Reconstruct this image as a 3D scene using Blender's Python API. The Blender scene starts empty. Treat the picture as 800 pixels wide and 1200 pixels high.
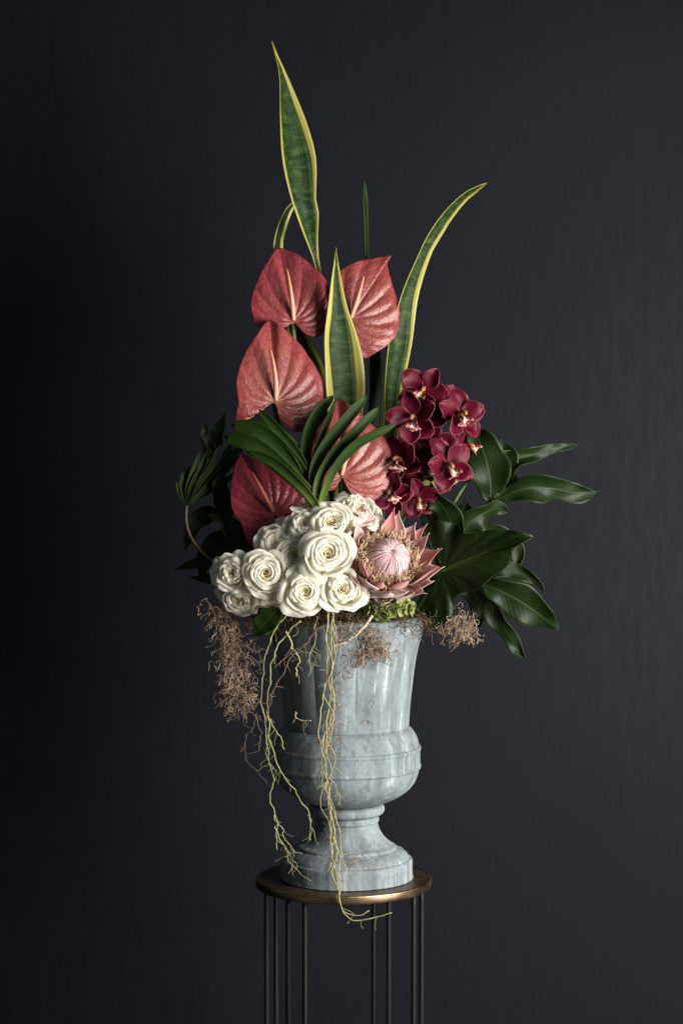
import bpy, math, random
from mathutils import Vector, Matrix, noise as mnoise

# ---------------------------------------------------------------- camera
F = 2750.0            # focal length in photograph pixels (800 x 1200)
D = 4.58              # metres from camera to the urn's axis plane
PITCH = math.radians(3.5)
ZC = 1.762
scene = bpy.context.scene
col = scene.collection
cam_d = bpy.data.cameras.new("camera")
cam = bpy.data.objects.new("camera", cam_d)
col.objects.link(cam)
cam.location = (0, -D, ZC)
cam.rotation_euler = (math.pi / 2 - PITCH, 0, 0)
cam_d.sensor_fit = 'VERTICAL'
cam_d.sensor_height = 24.0
cam_d.lens = 24.0 * F / 1200.0
cam_d.clip_start = 0.1
cam_d.clip_end = 100
scene.camera = cam

# ---------------------------------------------------------------- light
world = bpy.data.worlds.new("World")
scene.world = world
world.use_nodes = True
bg = world.node_tree.nodes["Background"]
bg.inputs[0].default_value = (0.75, 0.86, 1.0, 1)
bg.inputs[1].default_value = 0.085
def area(name, loc, target, sx, sy, power, colr):
    l = bpy.data.lights.new(name, 'AREA')
    l.shape = 'RECTANGLE'; l.size = sx; l.size_y = sy
    l.energy = power; l.color = colr
    o = bpy.data.objects.new(name, l); col.objects.link(o)
    o.location = loc
    o.rotation_euler = (Vector(target) - Vector(loc)).to_track_quat('-Z', 'Y').to_euler()
    return o
area("window_light", (1.68, -1.32, 1.38), (0.0, 0, 1.18), 1.3, 1.6, 116, (1.0, 0.975, 0.94))
scene.view_settings.view_transform = 'Standard'
scene.view_settings.look = 'None'
scene.view_settings.gamma = 1
scene.view_settings.use_curve_mapping = False
scene.view_settings.exposure = 0.25

# ---------------------------------------------------------------- helpers
CP, SP = math.cos(PITCH), math.sin(PITCH)
def P(px, py, y=0.0):
    """a measured photo point at world depth y (metres) -> world position"""
    a = (px - 400) / F; b = (600 - py) / F
    dy = CP + b * SP; dz = -SP + b * CP
    t = (y + D) / dy
    return Vector((a * t, y, ZC + dz * t))
M = D / F              # metres per photo pixel at y = 0
R = random.Random(7)
def lerp(a, b, t): return a + (b - a) * t
def clamp(x, a=0.0, b=1.0): return max(a, min(b, x))
def smooth(a, b, x):
    t = clamp((x - a) / (b - a)); return t * t * (3 - 2 * t)
def cat(pts, n, closed=False):
    """Catmull-Rom through pts (Vectors), n samples, spread by arc length"""
    pts = [Vector(p) for p in pts]
    k = len(pts)
    fine = []
    segs = k if closed else k - 1
    for i in range(segs):
        if closed:
            p0, p1, p2, p3 = pts[(i-1) % k], pts[i], pts[(i+1) % k], pts[(i+2) % k]
        else:
            p1, p2 = pts[i], pts[i+1]
            p0 = pts[i-1] if i else p1 * 2 - p2
            p3 = pts[i+2] if i + 2 < k else p2 * 2 - p1
        for j in range(10):
            t = j / 10
            fine.append(0.5 * ((2*p1) + (p2-p0)*t + (2*p0-5*p1+4*p2-p3)*t*t + (3*p1-p0-3*p2+p3)*t*t*t))
    fine.append(pts[0].copy() if closed else pts[-1].copy())
    L = [0.0]
    for i in range(1, len(fine)): L.append(L[-1] + (fine[i] - fine[i-1]).length)
    out = []; j = 0
    m = n if closed else n - 1
    for i in range(n):
        s = L[-1] * i / m
        while j < len(L) - 2 and L[j+1] < s: j += 1
        d = L[j+1] - L[j]
        out.append(fine[j].lerp(fine[j+1], (s - L[j]) / d if d > 1e-12 else 0))
    return out
def table(tab, x):
    for i in range(len(tab) - 1):
        a, b = tab[i], tab[i+1]
        if x <= b[0]:
            t = clamp((x - a[0]) / (b[0] - a[0])); t = t*t*(3-2*t)*0.5 + t*0.5
            return lerp(a[1], b[1], t)
    return tab[-1][1]

class MB:
    def __init__(s): s.v = []; s.f = []; s.uv = []
    def grid(s, fn, nu, nv, uvfn=None, wrap=False):
        b = len(s.v); m = nu if wrap else nu + 1
        for j in range(nv + 1):
            for i in range(m): s.v.append(Vector(fn(i / nu, j / nv)))
        for j in range(nv):
            for i in range(nu):
                i2 = (i + 1) % m if wrap else i + 1
                s.f.append((b+j*m+i, b+j*m+i2, b+(j+1)*m+i2, b+(j+1)*m+i))
                q = ((i/nu, j/nv), ((i+1)/nu, j/nv), ((i+1)/nu, (j+1)/nv), (i/nu, (j+1)/nv))
                s.uv.append([uvfn(*w) if uvfn else w for w in q])
        return s
    def tube(s, pts, rad, sides=6, rnd=0.0, cap=True):
        n = len(pts); b = len(s.v)
        T = (pts[1] - pts[0]).normalized()
        N = T.orthogonal().normalized()
        for i in range(n):
            t = (pts[min(i+1, n-1)] - pts[max(i-1, 0)])
            if t.length > 1e-9: t.normalize()
            else: t = T
            N = (N - t * N.dot(t))
            N = N.normalized() if N.length > 1e-6 else t.orthogonal().normalized()
            B = t.cross(N)
            r = rad[i] if isinstance(rad, (list, tuple)) else rad
            for k in range(sides):
                a = 2 * math.pi * k / sides
                s.v.append(pts[i] + (N * math.cos(a) + B * math.sin(a)) * r)
            T = t
        for i in range(n - 1):
            for k in range(sides):
                k2 = (k + 1) % sides
                s.f.append((b+i*sides+k, b+i*sides+k2, b+(i+1)*sides+k2, b+(i+1)*sides+k))
                v0, v1 = i/(n-1), (i+1)/(n-1)
                s.uv.append([(rnd, v0), (rnd, v0), (rnd, v1), (rnd, v1)])
        if cap:
            s.f.append(tuple(b + k for k in reversed(range(sides)))); s.uv.append([(rnd, 0)] * sides)
            s.f.append(tuple(b + (n-1)*sides + k for k in range(sides))); s.uv.append([(rnd, 1)] * sides)
        return s
    def mesh(s, name, m, off=None, sm=True):
        me = bpy.data.meshes.new(name)
        me.from_pydata([(v - off if off else v)[:] for v in s.v], [], s.f)
        ul = me.uv_layers.new(name="UVMap")
        flat = [c for q in s.uv for w in q for c in w]
        ul.data.foreach_set("uv", flat)
        if sm: me.polygons.foreach_set("use_smooth", [True] * len(me.polygons))
        if m: me.materials.append(m)
        me.update()
        return me

def link(name, me, parent=None, thick=0, thick_off=-1, subd=0):
    o = bpy.data.objects.new(name, me); col.objects.link(o)
    if parent: o.parent = parent
    if subd:
        d = o.modifiers.new("subdivision", 'SUBSURF'); d.levels = subd; d.render_levels = subd
    if thick:
        d = o.modifiers.new("thickness", 'SOLIDIFY'); d.thickness = thick; d.offset = thick_off
        d.use_rim = True
    return o
def part(name, mb, m, root=None, thick=0, sm=True, parent=None, label=None, kind=None, **k):
    """mesh given in world coordinates, parented to an unrotated root"""
    o = link(name, mb.mesh(name, m, Vector(root.location) if root else None, sm), parent or root, thick, **k)
    if label: o["label"] = label
    if kind: o["kind"] = kind
    return o
def tag(o, label, cat_, group=None, kind=None):
    o["label"] = label; o["category"] = cat_
    if group: o["group"] = group
    if kind: o["kind"] = kind
    return o
def thing(name, loc, label, cat_, group=None):
    o = bpy.data.objects.new(name, None); col.objects.link(o)
    o.location = loc; o.empty_display_size = 0.03
    return tag(o, label, cat_, group)
def facing(d, roll=0.0, up=(0, 0, 1)):
    z = Vector(d).normalized(); u = Vector(up)
    y = (u - z * u.dot(z)).normalized(); x = y.cross(z)
    m = Matrix((x, y, z)).transposed()
    return (m @ Matrix.Rotation(roll, 3, 'Z')).to_euler()

# ---------------------------------------------------------------- materials
class Mat:
    def __init__(s, name, rough=0.5, spec=0.5):
        s.m = bpy.data.materials.new(name); s.m.use_nodes = True
        s.t = s.m.node_tree; s.b = s.t.nodes["Principled BSDF"]
        s.b.inputs["Roughness"].default_value = rough
        s.b.inputs["Specular IOR Level"].default_value = spec
        s.out = s.t.nodes["Material Output"]
    def n(s, kind, **k):
        nd = s.t.nodes.new(kind)
        for a, v in k.items():
            if a[0] == '_': nd.inputs[a[1:].replace('_', ' ')].default_value = v
            else: setattr(nd, a, v)
        return nd
    def l(s, a, b): s.t.links.new(a, b)
    def coord(s, which="Object", scale=(1, 1, 1), rot=(0, 0, 0), loc=(0, 0, 0)):
        tc = s.n("ShaderNodeTexCoord"); mp = s.n("ShaderNodeMapping")
        mp.inputs["Scale"].default_value = scale; mp.inputs["Rotation"].default_value = rot
        mp.inputs["Location"].default_value = loc
        s.l(tc.outputs[which], mp.inputs[0]); return mp.outputs[0]
    def noise(s, vec, scale, detail=4, rough=0.55, dist=0.0):
        nd = s.n("ShaderNodeTexNoise"); s.l(vec, nd.inputs["Vector"])
        nd.inputs["Scale"].default_value = scale; nd.inputs["Detail"].default_value = detail
        nd.inputs["Roughness"].default_value = rough; nd.inputs["Distortion"].default_value = dist
        return nd.outputs["Fac"]
    def ramp(s, fac, stops, mode='LINEAR'):
        nd = s.n("ShaderNodeValToRGB"); e = nd.color_ramp.elements
        nd.color_ramp.interpolation = mode
        while len(e) < len(stops): e.new(0.5)
        for q, (p, c) in zip(e, stops):
            q.position = p
            q.color = (c, c, c, 1) if isinstance(c, (int, float)) else (*c, 1)
        s.l(fac, nd.inputs[0]); return nd.outputs[0]
    def mix(s, fac, a, b, mode='MIX'):
        nd = s.n("ShaderNodeMix", data_type='RGBA', blend_type=mode)
        for i, v in ((0, fac), (6, a), (7, b)):
            if isinstance(v, (int, float)): nd.inputs[i].default_value = v
            elif isinstance(v, tuple): nd.inputs[i].default_value = (*v, 1)
            else: s.l(v, nd.inputs[i])
        return nd.outputs[2]
    def math(s, op, a, b=None, c=None):
        nd = s.n("ShaderNodeMath", operation=op)
        for i, v in enumerate((a, b, c)):
            if v is None: continue
            if isinstance(v, (int, float)): nd.inputs[i].default_value = v
            else: s.l(v, nd.inputs[i])
        return nd.outputs[0]
    def uv(s):
        nd = s.n("ShaderNodeSeparateXYZ"); tc = s.n("ShaderNodeTexCoord")
        s.l(tc.outputs["UV"], nd.inputs[0]); return nd.outputs[0], nd.outputs[1]
    def color(s, c):
        if isinstance(c, tuple): s.b.inputs["Base Color"].default_value = (*c, 1)
        else: s.l(c, s.b.inputs["Base Color"])
        s.c = c; return s
    def rough(s, r): s.l(r, s.b.inputs["Roughness"]); return s
    def bump(s, h, strength=0.3, dist=0.002):
        nd = s.n("ShaderNodeBump"); nd.inputs["Strength"].default_value = strength
        nd.inputs["Distance"].default_value = dist
        s.l(h, nd.inputs["Height"]); s.l(nd.outputs[0], s.b.inputs["Normal"])
        s.bn = nd.outputs[0]; return s
    def translucent(s, fac, tint=None):
        tr = s.n("ShaderNodeBsdfTranslucent"); mx = s.n("ShaderNodeMixShader")
        c = tint or s.c
        if isinstance(c, tuple): tr.inputs[0].default_value = (*c, 1)
        else: s.l(c, tr.inputs[0])
        mx.inputs[0].default_value = fac
        s.l(s.b.outputs[0], mx.inputs[1]); s.l(tr.outputs[0], mx.inputs[2])
        s.l(mx.outputs[0], s.out.inputs[0]); return s

def m_wall():
    q = Mat("charcoal_wall_paint", 0.62, 0.10)
    v = q.coord("Object")
    big = q.noise(v, 1.4, 5, 0.6)
    vs = q.coord("Object", (7, 1, 1.3)); streak = q.noise(vs, 7, 8, 0.7)
    hs = q.coord("Object", (3, 1, 60)); weave = q.noise(hs, 6, 4, 0.6)
    vv = q.coord("Object", (90, 1, 8)); fine = q.noise(vv, 7, 3, 0.6)
    c = q.ramp(big, [(0.3, (0.0058, 0.0065, 0.0102)), (0.7, (0.0079, 0.0086, 0.0128))])
    c = q.mix(q.ramp(streak, [(0.35, 0.0), (0.75, 0.35)]), c, (0.0125, 0.0132, 0.0178))
    sp = q.ramp(q.noise(v, 95, 2, 0.5), [(0.80, 0.0), (0.83, 1.0)])
    c = q.mix(q.math('MULTIPLY', sp, 0.5), c, (0.06, 0.06, 0.07))
    sc = q.ramp(q.noise(q.coord('Object', (150, 1, 11), (0, 0.06, 0)), 1.0, 3, 0.6), [(0.70, 0.0), (0.80, 0.32)])
    c = q.mix(sc, c, (0.030, 0.031, 0.036))
    q.color(c)
    h = q.math('ADD', q.math('MULTIPLY', streak, 0.5), q.math('ADD', q.math('MULTIPLY', weave, 0.22), q.math('MULTIPLY', fine, 0.5)))
    q.bump(h, 0.34, 0.0024)
    q.rough(q.ramp(streak, [(0.3, 0.5), (0.7, 0.72)]))
    return q.m
def m_floor():
    q = Mat("dark_floor", 0.5)
    q.color(q.ramp(q.noise(q.coord(), 4, 5), [(0.3, (0.018, 0.018, 0.02)), (0.7, (0.03, 0.029, 0.03))])); return q.m
def m_urn():
    q = Mat("weathered_verdigris_metal", 0.75, 0.15)
    v = q.coord("Object"); vs = q.coord("Object", (26, 26, 3.0))
    vs2 = q.coord("Object", (60, 60, 5.0), (0, 0, 0.4))
    st = q.noise(vs, 1.0, 7, 0.62, 0.6); st2 = q.noise(vs2, 1.0, 6, 0.6, 0.3)
    bl = q.noise(v, 11, 7, 0.62, 0.4); fine = q.noise(v, 120, 5, 0.6)
    c = q.mix(q.ramp(bl, [(0.34, 0.0), (0.60, 1.0)]), (0.125, 0.138, 0.145), (0.172, 0.200, 0.209))
    c = q.mix(q.ramp(st, [(0.45, 0.0), (0.57, 0.75)]), c, (0.228, 0.268, 0.278))
    c = q.mix(q.ramp(st2, [(0.53, 0.0), (0.64, 0.7)]), c, (0.118, 0.122, 0.124))
    c = q.mix(q.ramp(st2, [(0.33, 0.8), (0.42, 0.0)]), c, (0.37, 0.42, 0.43))
    c = q.mix(q.ramp(q.noise(v, 24, 6, 0.7), [(0.60, 0.0), (0.74, 0.6)]), c, (0.17, 0.13, 0.10))
    c = q.mix(q.ramp(fine, [(0.34, 0.4), (0.48, 0.0)]), c, (0.10, 0.105, 0.11))
    q.color(c)
    q.bump(q.math('ADD', q.math('MULTIPLY', st2, 0.6), q.math('ADD', q.math('MULTIPLY', fine, 0.8), bl)), 0.4, 0.002)
    q.rough(q.ramp(bl, [(0.3, 0.66), (0.7, 0.85)]))
    return q.m
def m_bronze():
    q = Mat("dark_bronze_plate", 0.42, 0.5)
    q.b.inputs["Metallic"].default_value = 0.9
    v = q.coord(); n1 = q.noise(v, 14, 7, 0.65); n2 = q.noise(v, 90, 4, 0.6)
    q.color(q.ramp(n1, [(0.3, (0.10, 0.07, 0.045)), (0.7, (0.22, 0.155, 0.095))]))
    q.rough(q.ramp(n1, [(0.3, 0.30), (0.7, 0.52)])); q.bump(n2, 0.12, 0.001); return q.m
def m_brass():
    q = Mat("worn_brass_edge", 0.3, 0.5)
    q.b.inputs["Metallic"].default_value = 1.0
    v = q.coord(); n1 = q.noise(v, 22, 6, 0.65)
    q.color(q.ramp(n1, [(0.3, (0.26, 0.17, 0.09)), (0.7, (0.55, 0.38, 0.22))]))
    q.rough(q.ramp(n1, [(0.3, 0.24), (0.7, 0.42)])); return q.m
def m_black():
    q = Mat("black_iron", 0.55, 0.25); v = q.coord()
    q.color(q.ramp(q.noise(v, 60, 4), [(0.3, (0.006, 0.006, 0.006)), (0.75, (0.012, 0.011, 0.010))]))
    q.bump(q.noise(v, 300, 3), 0.15, 0.0006); return q.m
def m_spathe(name, c_mid, c_edge, c_green, c_vein, gloss=0.40):
    q = Mat(name, gloss, 0.38)
    u, v = q.uv()                     # u = vein phase in units of veins, v = radius
    fr = q.math('ABSOLUTE', q.math('SUBTRACT', q.math('FRACT', u), 0.5))   # .5 on a vein
    vein = q.ramp(fr, [(0.43, 0.0), (0.485, 1.0)])
    ov = q.coord("Object")
    n1 = q.noise(ov, 26, 5, 0.6); n2 = q.noise(ov, 150, 3, 0.6)
    vor = q.n("ShaderNodeTexVoronoi"); vor.feature = 'DISTANCE_TO_EDGE'
    cb = q.n("ShaderNodeCombineXYZ")
    q.l(q.math('MULTIPLY', u, 2.0), cb.inputs[0]); q.l(q.math('MULTIPLY', v, 9.0), cb.inputs[1])
    q.l(cb.outputs[0], vor.inputs["Vector"]); vor.inputs["Scale"].default_value = 1.0
    cell = q.ramp(vor.outputs["Distance"], [(0.0, 0.0), (0.16, 1.0)])
    c = q.mix(q.ramp(n1, [(0.35, 0.0), (0.80, 0.75)]), c_mid, c_green)
    c = q.mix(q.ramp(v, [(0.55, 0.0), (1.0, 0.8)]), c, c_edge)
    c = q.mix(q.math('MULTIPLY', q.math('SUBTRACT', 1.0, cell), 0.5), c, c_vein)
    c = q.mix(q.math('MULTIPLY', vein, 0.8), c, c_vein)
    q.color(c)
    h = q.math('ADD', cell, q.math('MULTIPLY', n2, 0.25))
    q.bump(h, 0.30, 0.0016)
    q.b.inputs["Coat Weight"].default_value = 0.22; q.b.inputs["Coat Roughness"].default_value = 0.2
    q.translucent(0.12); return q.m
def m_spadix(name, a, b):
    q = Mat(name, 0.5); u, v = q.uv()
    q.color(q.ramp(v, [(0.0, a), (1.0, b)]))
    vor = q.n("ShaderNodeTexVoronoi"); q.l(q.coord("Object"), vor.inputs["Vector"]); vor.inputs["Scale"].default_value = 900
    q.bump(vor.outputs["Distance"], 0.4, 0.0006); return q.m
def m_stem(name, a, b, rough=0.45):
    q = Mat(name, rough); u, v = q.uv()
    n = q.noise(q.coord("Object"), 60, 4)
    q.color(q.mix(n, a, b)); return q.m
def m_snake(dark, mid, pale):
    q = Mat("snake_plant_green", 0.48, 0.15); u, v = q.uv()
    cb = q.n("ShaderNodeCombineXYZ"); q.l(q.math('MULTIPLY', u, 1.3), cb.inputs[0]); q.l(q.math('MULTIPLY', v, 62.0), cb.inputs[1])
    band = q.noise(cb.outputs[0], 1.0, 6, 0.75, 0.3)
    cb2 = q.n("ShaderNodeCombineXYZ"); q.l(q.math('MULTIPLY', u, 40.0), cb2.inputs[0]); q.l(q.math('MULTIPLY', v, 3.0), cb2.inputs[1])
    fib = q.noise(cb2.outputs[0], 1.0, 4, 0.6)
    c = q.ramp(band, [(0.38, dark), (0.53, mid), (0.74, pale)])
    c = q.mix(q.ramp(fib, [(0.55, 0.0), (0.75, 0.45)]), c, pale)
    q.color(c); q.bump(fib, 0.25, 0.0012); q.translucent(0.10); return q.m
def m_margin():
    q = Mat("snake_plant_yellow_margin", 0.4, 0.5); u, v = q.uv()
    cb2 = q.n("ShaderNodeCombineXYZ"); q.l(q.math('MULTIPLY', u, 40.0), cb2.inputs[0]); q.l(q.math('MULTIPLY', v, 5.0), cb2.inputs[1])
    fib = q.noise(cb2.outputs[0], 1.0, 4, 0.6)
    q.color(q.ramp(fib, [(0.3, (0.27, 0.28, 0.045)), (0.7, (0.52, 0.45, 0.10))])); q.bump(fib, 0.2, 0.001)
    q.translucent(0.12); return q.m
def m_leaf(name, a, b, vein, rough=0.32, nv=14.0, tr=0.06, spec=0.5, vw=0.35):
    q = Mat(name, rough, spec); u, v = q.uv()
    du = q.math('ABSOLUTE', q.math('SUBTRACT', u, 0.5))
    mid = q.ramp(du, [(0.008, 1.0), (0.030, 0.0)])
    ph = q.math('FRACT', q.math('SUBTRACT', q.math('MULTIPLY', v, nv), q.math('MULTIPLY', du, nv * 0.45)))
    side = q.ramp(q.math('ABSOLUTE', q.math('SUBTRACT', ph, 0.5)), [(0.40, 0.0), (0.5, 1.0)])
    n = q.noise(q.coord("Object"), 35, 5, 0.6)
    c = q.mix(n, a, b)
    c = q.mix(q.math('MULTIPLY', side, vw * 0.5), c, vein)
    c = q.mix(q.math('MULTIPLY', mid, vw * 2), c, vein)
    edge = q.ramp(du, [(0.465, 0.0), (0.497, 1.0)])
    c = q.mix(q.math('MULTIPLY', edge, vw * 1.6), c, vein)
    q.color(c)
    h = q.math('SUBTRACT', q.math('MULTIPLY', n, 0.5), q.math('ADD', q.math('MULTIPLY', side, 0.4), mid))
    q.bump(h, 0.3, 0.0012)
    q.rough(q.ramp(n, [(0.3, rough * 0.8), (0.7, rough * 1.3)]))
    if tr: q.translucent(tr)
    return q.m
def m_strap(name, a, b, base, rough=0.35):
    q = Mat(name, rough, 0.16); u, v = q.uv()
    cb2 = q.n("ShaderNodeCombineXYZ"); q.l(q.math('MULTIPLY', u, 18.0), cb2.inputs[0]); q.l(q.math('MULTIPLY', v, 1.5), cb2.inputs[1])
    fib = q.noise(cb2.outputs[0], 1.0, 4, 0.6)
    c = q.mix(fib, a, b)
    c = q.mix(q.ramp(v, [(0.0, 1.0), (0.42, 0.0)]), c, base)
    q.color(c); q.bump(fib, 0.35, 0.0012); q.translucent(0.08); return q.m
def m_rose(name, edge, deep, tr=0.22):
    q = Mat(name, 0.55, 0.3); u, v = q.uv()
    cb = q.n("ShaderNodeCombineXYZ"); q.l(q.math('MULTIPLY', u, 26.0), cb.inputs[0]); q.l(q.math('MULTIPLY', v, 3.0), cb.inputs[1])
    fib = q.noise(cb.outputs[0], 1.0, 4, 0.6)
    n = q.noise(q.coord("Object"), 40, 3)
    c = q.mix(q.ramp(v, [(0.30, 0.0), (0.88, 1.0)]), deep, edge)
    c = q.mix(q.math('MULTIPLY', q.ramp(n, [(0.5, 0.0), (0.75, 1.0)]), 0.25), c, deep)
    q.color(c); q.bump(fib, 0.12, 0.0012)
    q.b.inputs["Subsurface Weight"].default_value = 0.0
    q.b.inputs["Subsurface Radius"].default_value = (0.6, 0.5, 0.35)
    q.b.inputs["Subsurface Scale"].default_value = 0.004
    q.b.inputs["Sheen Weight"].default_value = 0.1
    q.translucent(tr); return q.m
def m_orchid(name, a, b, edge_c, ew=0.93):
    q = Mat(name, 0.46, 0.22); u, v = q.uv()
    du = q.math('MULTIPLY', q.math('ABSOLUTE', q.math('SUBTRACT', u, 0.5)), 2.0)
    cb = q.n("ShaderNodeCombineXYZ"); q.l(q.math('MULTIPLY', u, 14.0), cb.inputs[0]); q.l(q.math('MULTIPLY', v, 2.0), cb.inputs[1])
    fib = q.noise(cb.outputs[0], 1.0, 4, 0.65)
    c = q.mix(q.ramp(fib, [(0.3, 0.0), (0.7, 1.0)]), a, b)
    ed = q.math('MAXIMUM', q.ramp(du, [(ew, 0.0), (ew + 0.06, 1.0)]), q.ramp(v, [(0.965, 0.0), (0.99, 1.0)]))
    c = q.mix(q.math('MULTIPLY', ed, 0.5), c, edge_c)
    q.color(c); q.bump(fib, 0.3, 0.001); q.translucent(0.25); return q.m
def m_lip():
    q = Mat("orchid_lip", 0.4, 0.5); u, v = q.uv()
    n = q.noise(q.coord("Object"), 220, 3)
    c = q.mix(q.ramp(n, [(0.50, 0.0), (0.56, 1.0)]), (0.16, 0.006, 0.018), (0.62, 0.34, 0.30))
    keel = q.ramp(q.math('ABSOLUTE', q.math('SUBTRACT', u, 0.5)), [(0.10, 1.0), (0.17, 0.0)])
    keel = q.math('MULTIPLY', keel, q.ramp(v, [(0.55, 1.0), (0.8, 0.25)]))
    c2 = q.mix(keel, (0.14, 0.006, 0.018), (0.50, 0.40, 0.20))
    c = q.mix(q.ramp(v, [(0.25, 0.0), (0.55, 1.0)]), c2, q.mix(keel, c, (0.74, 0.64, 0.44)))
    q.color(c); q.bump(n, 0.3, 0.001); return q.m
def m_strand(name, stops, rough=0.75, along=None):
    q = Mat(name, rough, 0.3); u, v = q.uv()
    c = q.ramp(u, stops)
    if along: c = q.mix(q.ramp(v, [(along[1], 0.0), (along[2], 1.0)]), c, along[0])
    q.color(c); return q.m
def m_bract(name, a, b, edge):
    q = Mat(name, 0.55, 0.35); u, v = q.uv()
    cb = q.n("ShaderNodeCombineXYZ"); q.l(q.math('MULTIPLY', u, 12.0), cb.inputs[0]); q.l(q.math('MULTIPLY', v, 1.5), cb.inputs[1])
    fib = q.noise(cb.outputs[0], 1.0, 4, 0.65)
    c = q.mix(q.ramp(v, [(0.25, 0.0), (0.95, 1.0)]), a, b)
    c = q.mix(q.ramp(fib, [(0.45, 0.0), (0.7, 0.4)]), c, edge)
    du = q.math('ABSOLUTE', q.math('SUBTRACT', u, 0.5))
    c = q.mix(q.math('MULTIPLY', q.ramp(du, [(0.38, 0.0), (0.5, 1.0)]), 0.7), c, edge)
    q.color(c); q.bump(fib, 0.25, 0.001)
    q.b.inputs["Sheen Weight"].default_value = 0.25; q.translucent(0.12); return q.m

W = {}
W['wall'] = m_wall(); W['floor'] = m_floor(); W['urn'] = m_urn()
W['bronze'] = m_bronze(); W['brass'] = m_brass(); W['black'] = m_black()
W['sp1'] = m_spathe("pink_spathe", (0.30, 0.055, 0.060), (0.35, 0.046, 0.064), (0.28, 0.105, 0.078), (0.20, 0.016, 0.030))
W['sp2'] = m_spathe("salmon_spathe", (0.275, 0.068, 0.055), (0.315, 0.050, 0.056), (0.24, 0.105, 0.062), (0.20, 0.020, 0.028))
W['sp3'] = m_spathe("dark_rose_spathe", (0.32, 0.045, 0.060), (0.36, 0.045, 0.066), (0.27, 0.07, 0.062), (0.18, 0.014, 0.028), 0.32)
W['spadix'] = m_spadix("spadix_pink", (0.66, 0.36, 0.24), (0.55, 0.20, 0.12))
W['spadix2'] = m_spadix("spadix_red", (0.50, 0.14, 0.10), (0.55, 0.12, 0.07))
W['astem'] = m_stem("anthurium_stem", (0.10, 0.15, 0.035), (0.16, 0.12, 0.05))
W['gstem'] = m_stem("green_stem", (0.10, 0.19, 0.035), (0.17, 0.25, 0.06))
W['bstem'] = m_stem("brown_stem", (0.10, 0.05, 0.03), (0.17, 0.085, 0.045))
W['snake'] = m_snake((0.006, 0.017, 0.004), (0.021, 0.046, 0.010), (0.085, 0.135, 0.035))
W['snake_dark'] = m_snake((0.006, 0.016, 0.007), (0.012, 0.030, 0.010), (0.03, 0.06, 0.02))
W['margin'] = m_margin()
W['leaf'] = m_leaf("dark_glossy_leaf", (0.0042, 0.0105, 0.0024), (0.0100, 0.0215, 0.0044), (0.055, 0.088, 0.022), 0.40, spec=0.17, vw=0.22)
W['leaf_mid'] = m_leaf("green_leaf", (0.017, 0.040, 0.006), (0.034, 0.068, 0.010), (0.08, 0.13, 0.025), 0.42, spec=0.16)
W['leaf_lime'] = m_leaf("lime_leaf", (0.12, 0.20, 0.03), (0.19, 0.28, 0.05), (0.28, 0.34, 0.09), 0.4, tr=0.2)
W['palm'] = m_strap("palm_green", (0.011, 0.024, 0.006), (0.026, 0.050, 0.010), (0.014, 0.028, 0.007), 0.55)
W['strap'] = m_strap("strap_leaf_green", (0.012, 0.030, 0.005), (0.027, 0.056, 0.009), (0.10, 0.145, 0.020), 0.48)
W['rose'] = m_rose("white_rose_petal", (0.90, 0.87, 0.765), (0.87, 0.80, 0.58), 0.42)
W['rose_in'] = m_rose("cream_rose_heart", (0.88, 0.80, 0.58), (0.86, 0.77, 0.50), 0.45)
W['rose_out'] = m_rose("outer_rose_petal", (0.88, 0.855, 0.73), (0.80, 0.77, 0.52), 0.38)
W['orchid'] = m_orchid("burgundy_tepal", (0.055, 0.0016, 0.009), (0.150, 0.0030, 0.023), (0.44, 0.15, 0.14), 0.95)
W['lip'] = m_lip()
W['column'] = m_stem("orchid_column", (0.30, 0.19, 0.07), (0.22, 0.03, 0.03))
W['bract'] = m_bract("pink_bract", (0.56, 0.40, 0.34), (0.66, 0.34, 0.34), (0.80, 0.62, 0.60))
W['bract_red'] = m_bract("red_bract", (0.58, 0.26, 0.24), (0.62, 0.19, 0.19), (0.72, 0.40, 0.38))
W['dome'] = m_stem("protea_dome", (0.24, 0.06, 0.08), (0.18, 0.05, 0.06), 0.8)
W['domehair'] = m_strand("protea_hair", [(0, (0.34, 0.15, 0.17)), (0.45, (0.56, 0.36, 0.37)), (1, (0.70, 0.56, 0.56))], 0.7)
W['stamen'] = m_strand("protea_stamen", [(0, (0.24, 0.12, 0.05)), (0.4, (0.46, 0.28, 0.14)), (0.75, (0.62, 0.42, 0.25)), (1, (0.66, 0.36, 0.30))], 0.7, ((0.60, 0.44, 0.30), 0.30, 0.95))
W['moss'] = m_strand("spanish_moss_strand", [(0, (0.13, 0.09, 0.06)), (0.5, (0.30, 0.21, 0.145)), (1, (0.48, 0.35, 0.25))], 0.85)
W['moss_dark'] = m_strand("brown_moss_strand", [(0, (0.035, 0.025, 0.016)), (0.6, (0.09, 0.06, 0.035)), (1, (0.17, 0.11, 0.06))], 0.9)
W['root'] = m_strand("green_root", [(0, (0.19, 0.20, 0.07)), (0.5, (0.31, 0.30, 0.13)), (1, (0.44, 0.37, 0.21))], 0.6)
W['root_brown'] = m_strand("brown_root", [(0, (0.16, 0.10, 0.07)), (1, (0.34, 0.24, 0.18))], 0.7)
W['root_pale'] = m_strand("pale_root", [(0, (0.55, 0.46, 0.32)), (1, (0.62, 0.52, 0.38))], 0.6)
W['foam'] = m_stem("dark_moss_bed", (0.02, 0.022, 0.01), (0.045, 0.035, 0.02), 0.9)
W['hyd'] = m_leaf("green_hydrangea", (0.20, 0.25, 0.055), (0.34, 0.38, 0.12), (0.42, 0.40, 0.18), 0.6, 6, 0.25)

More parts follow.
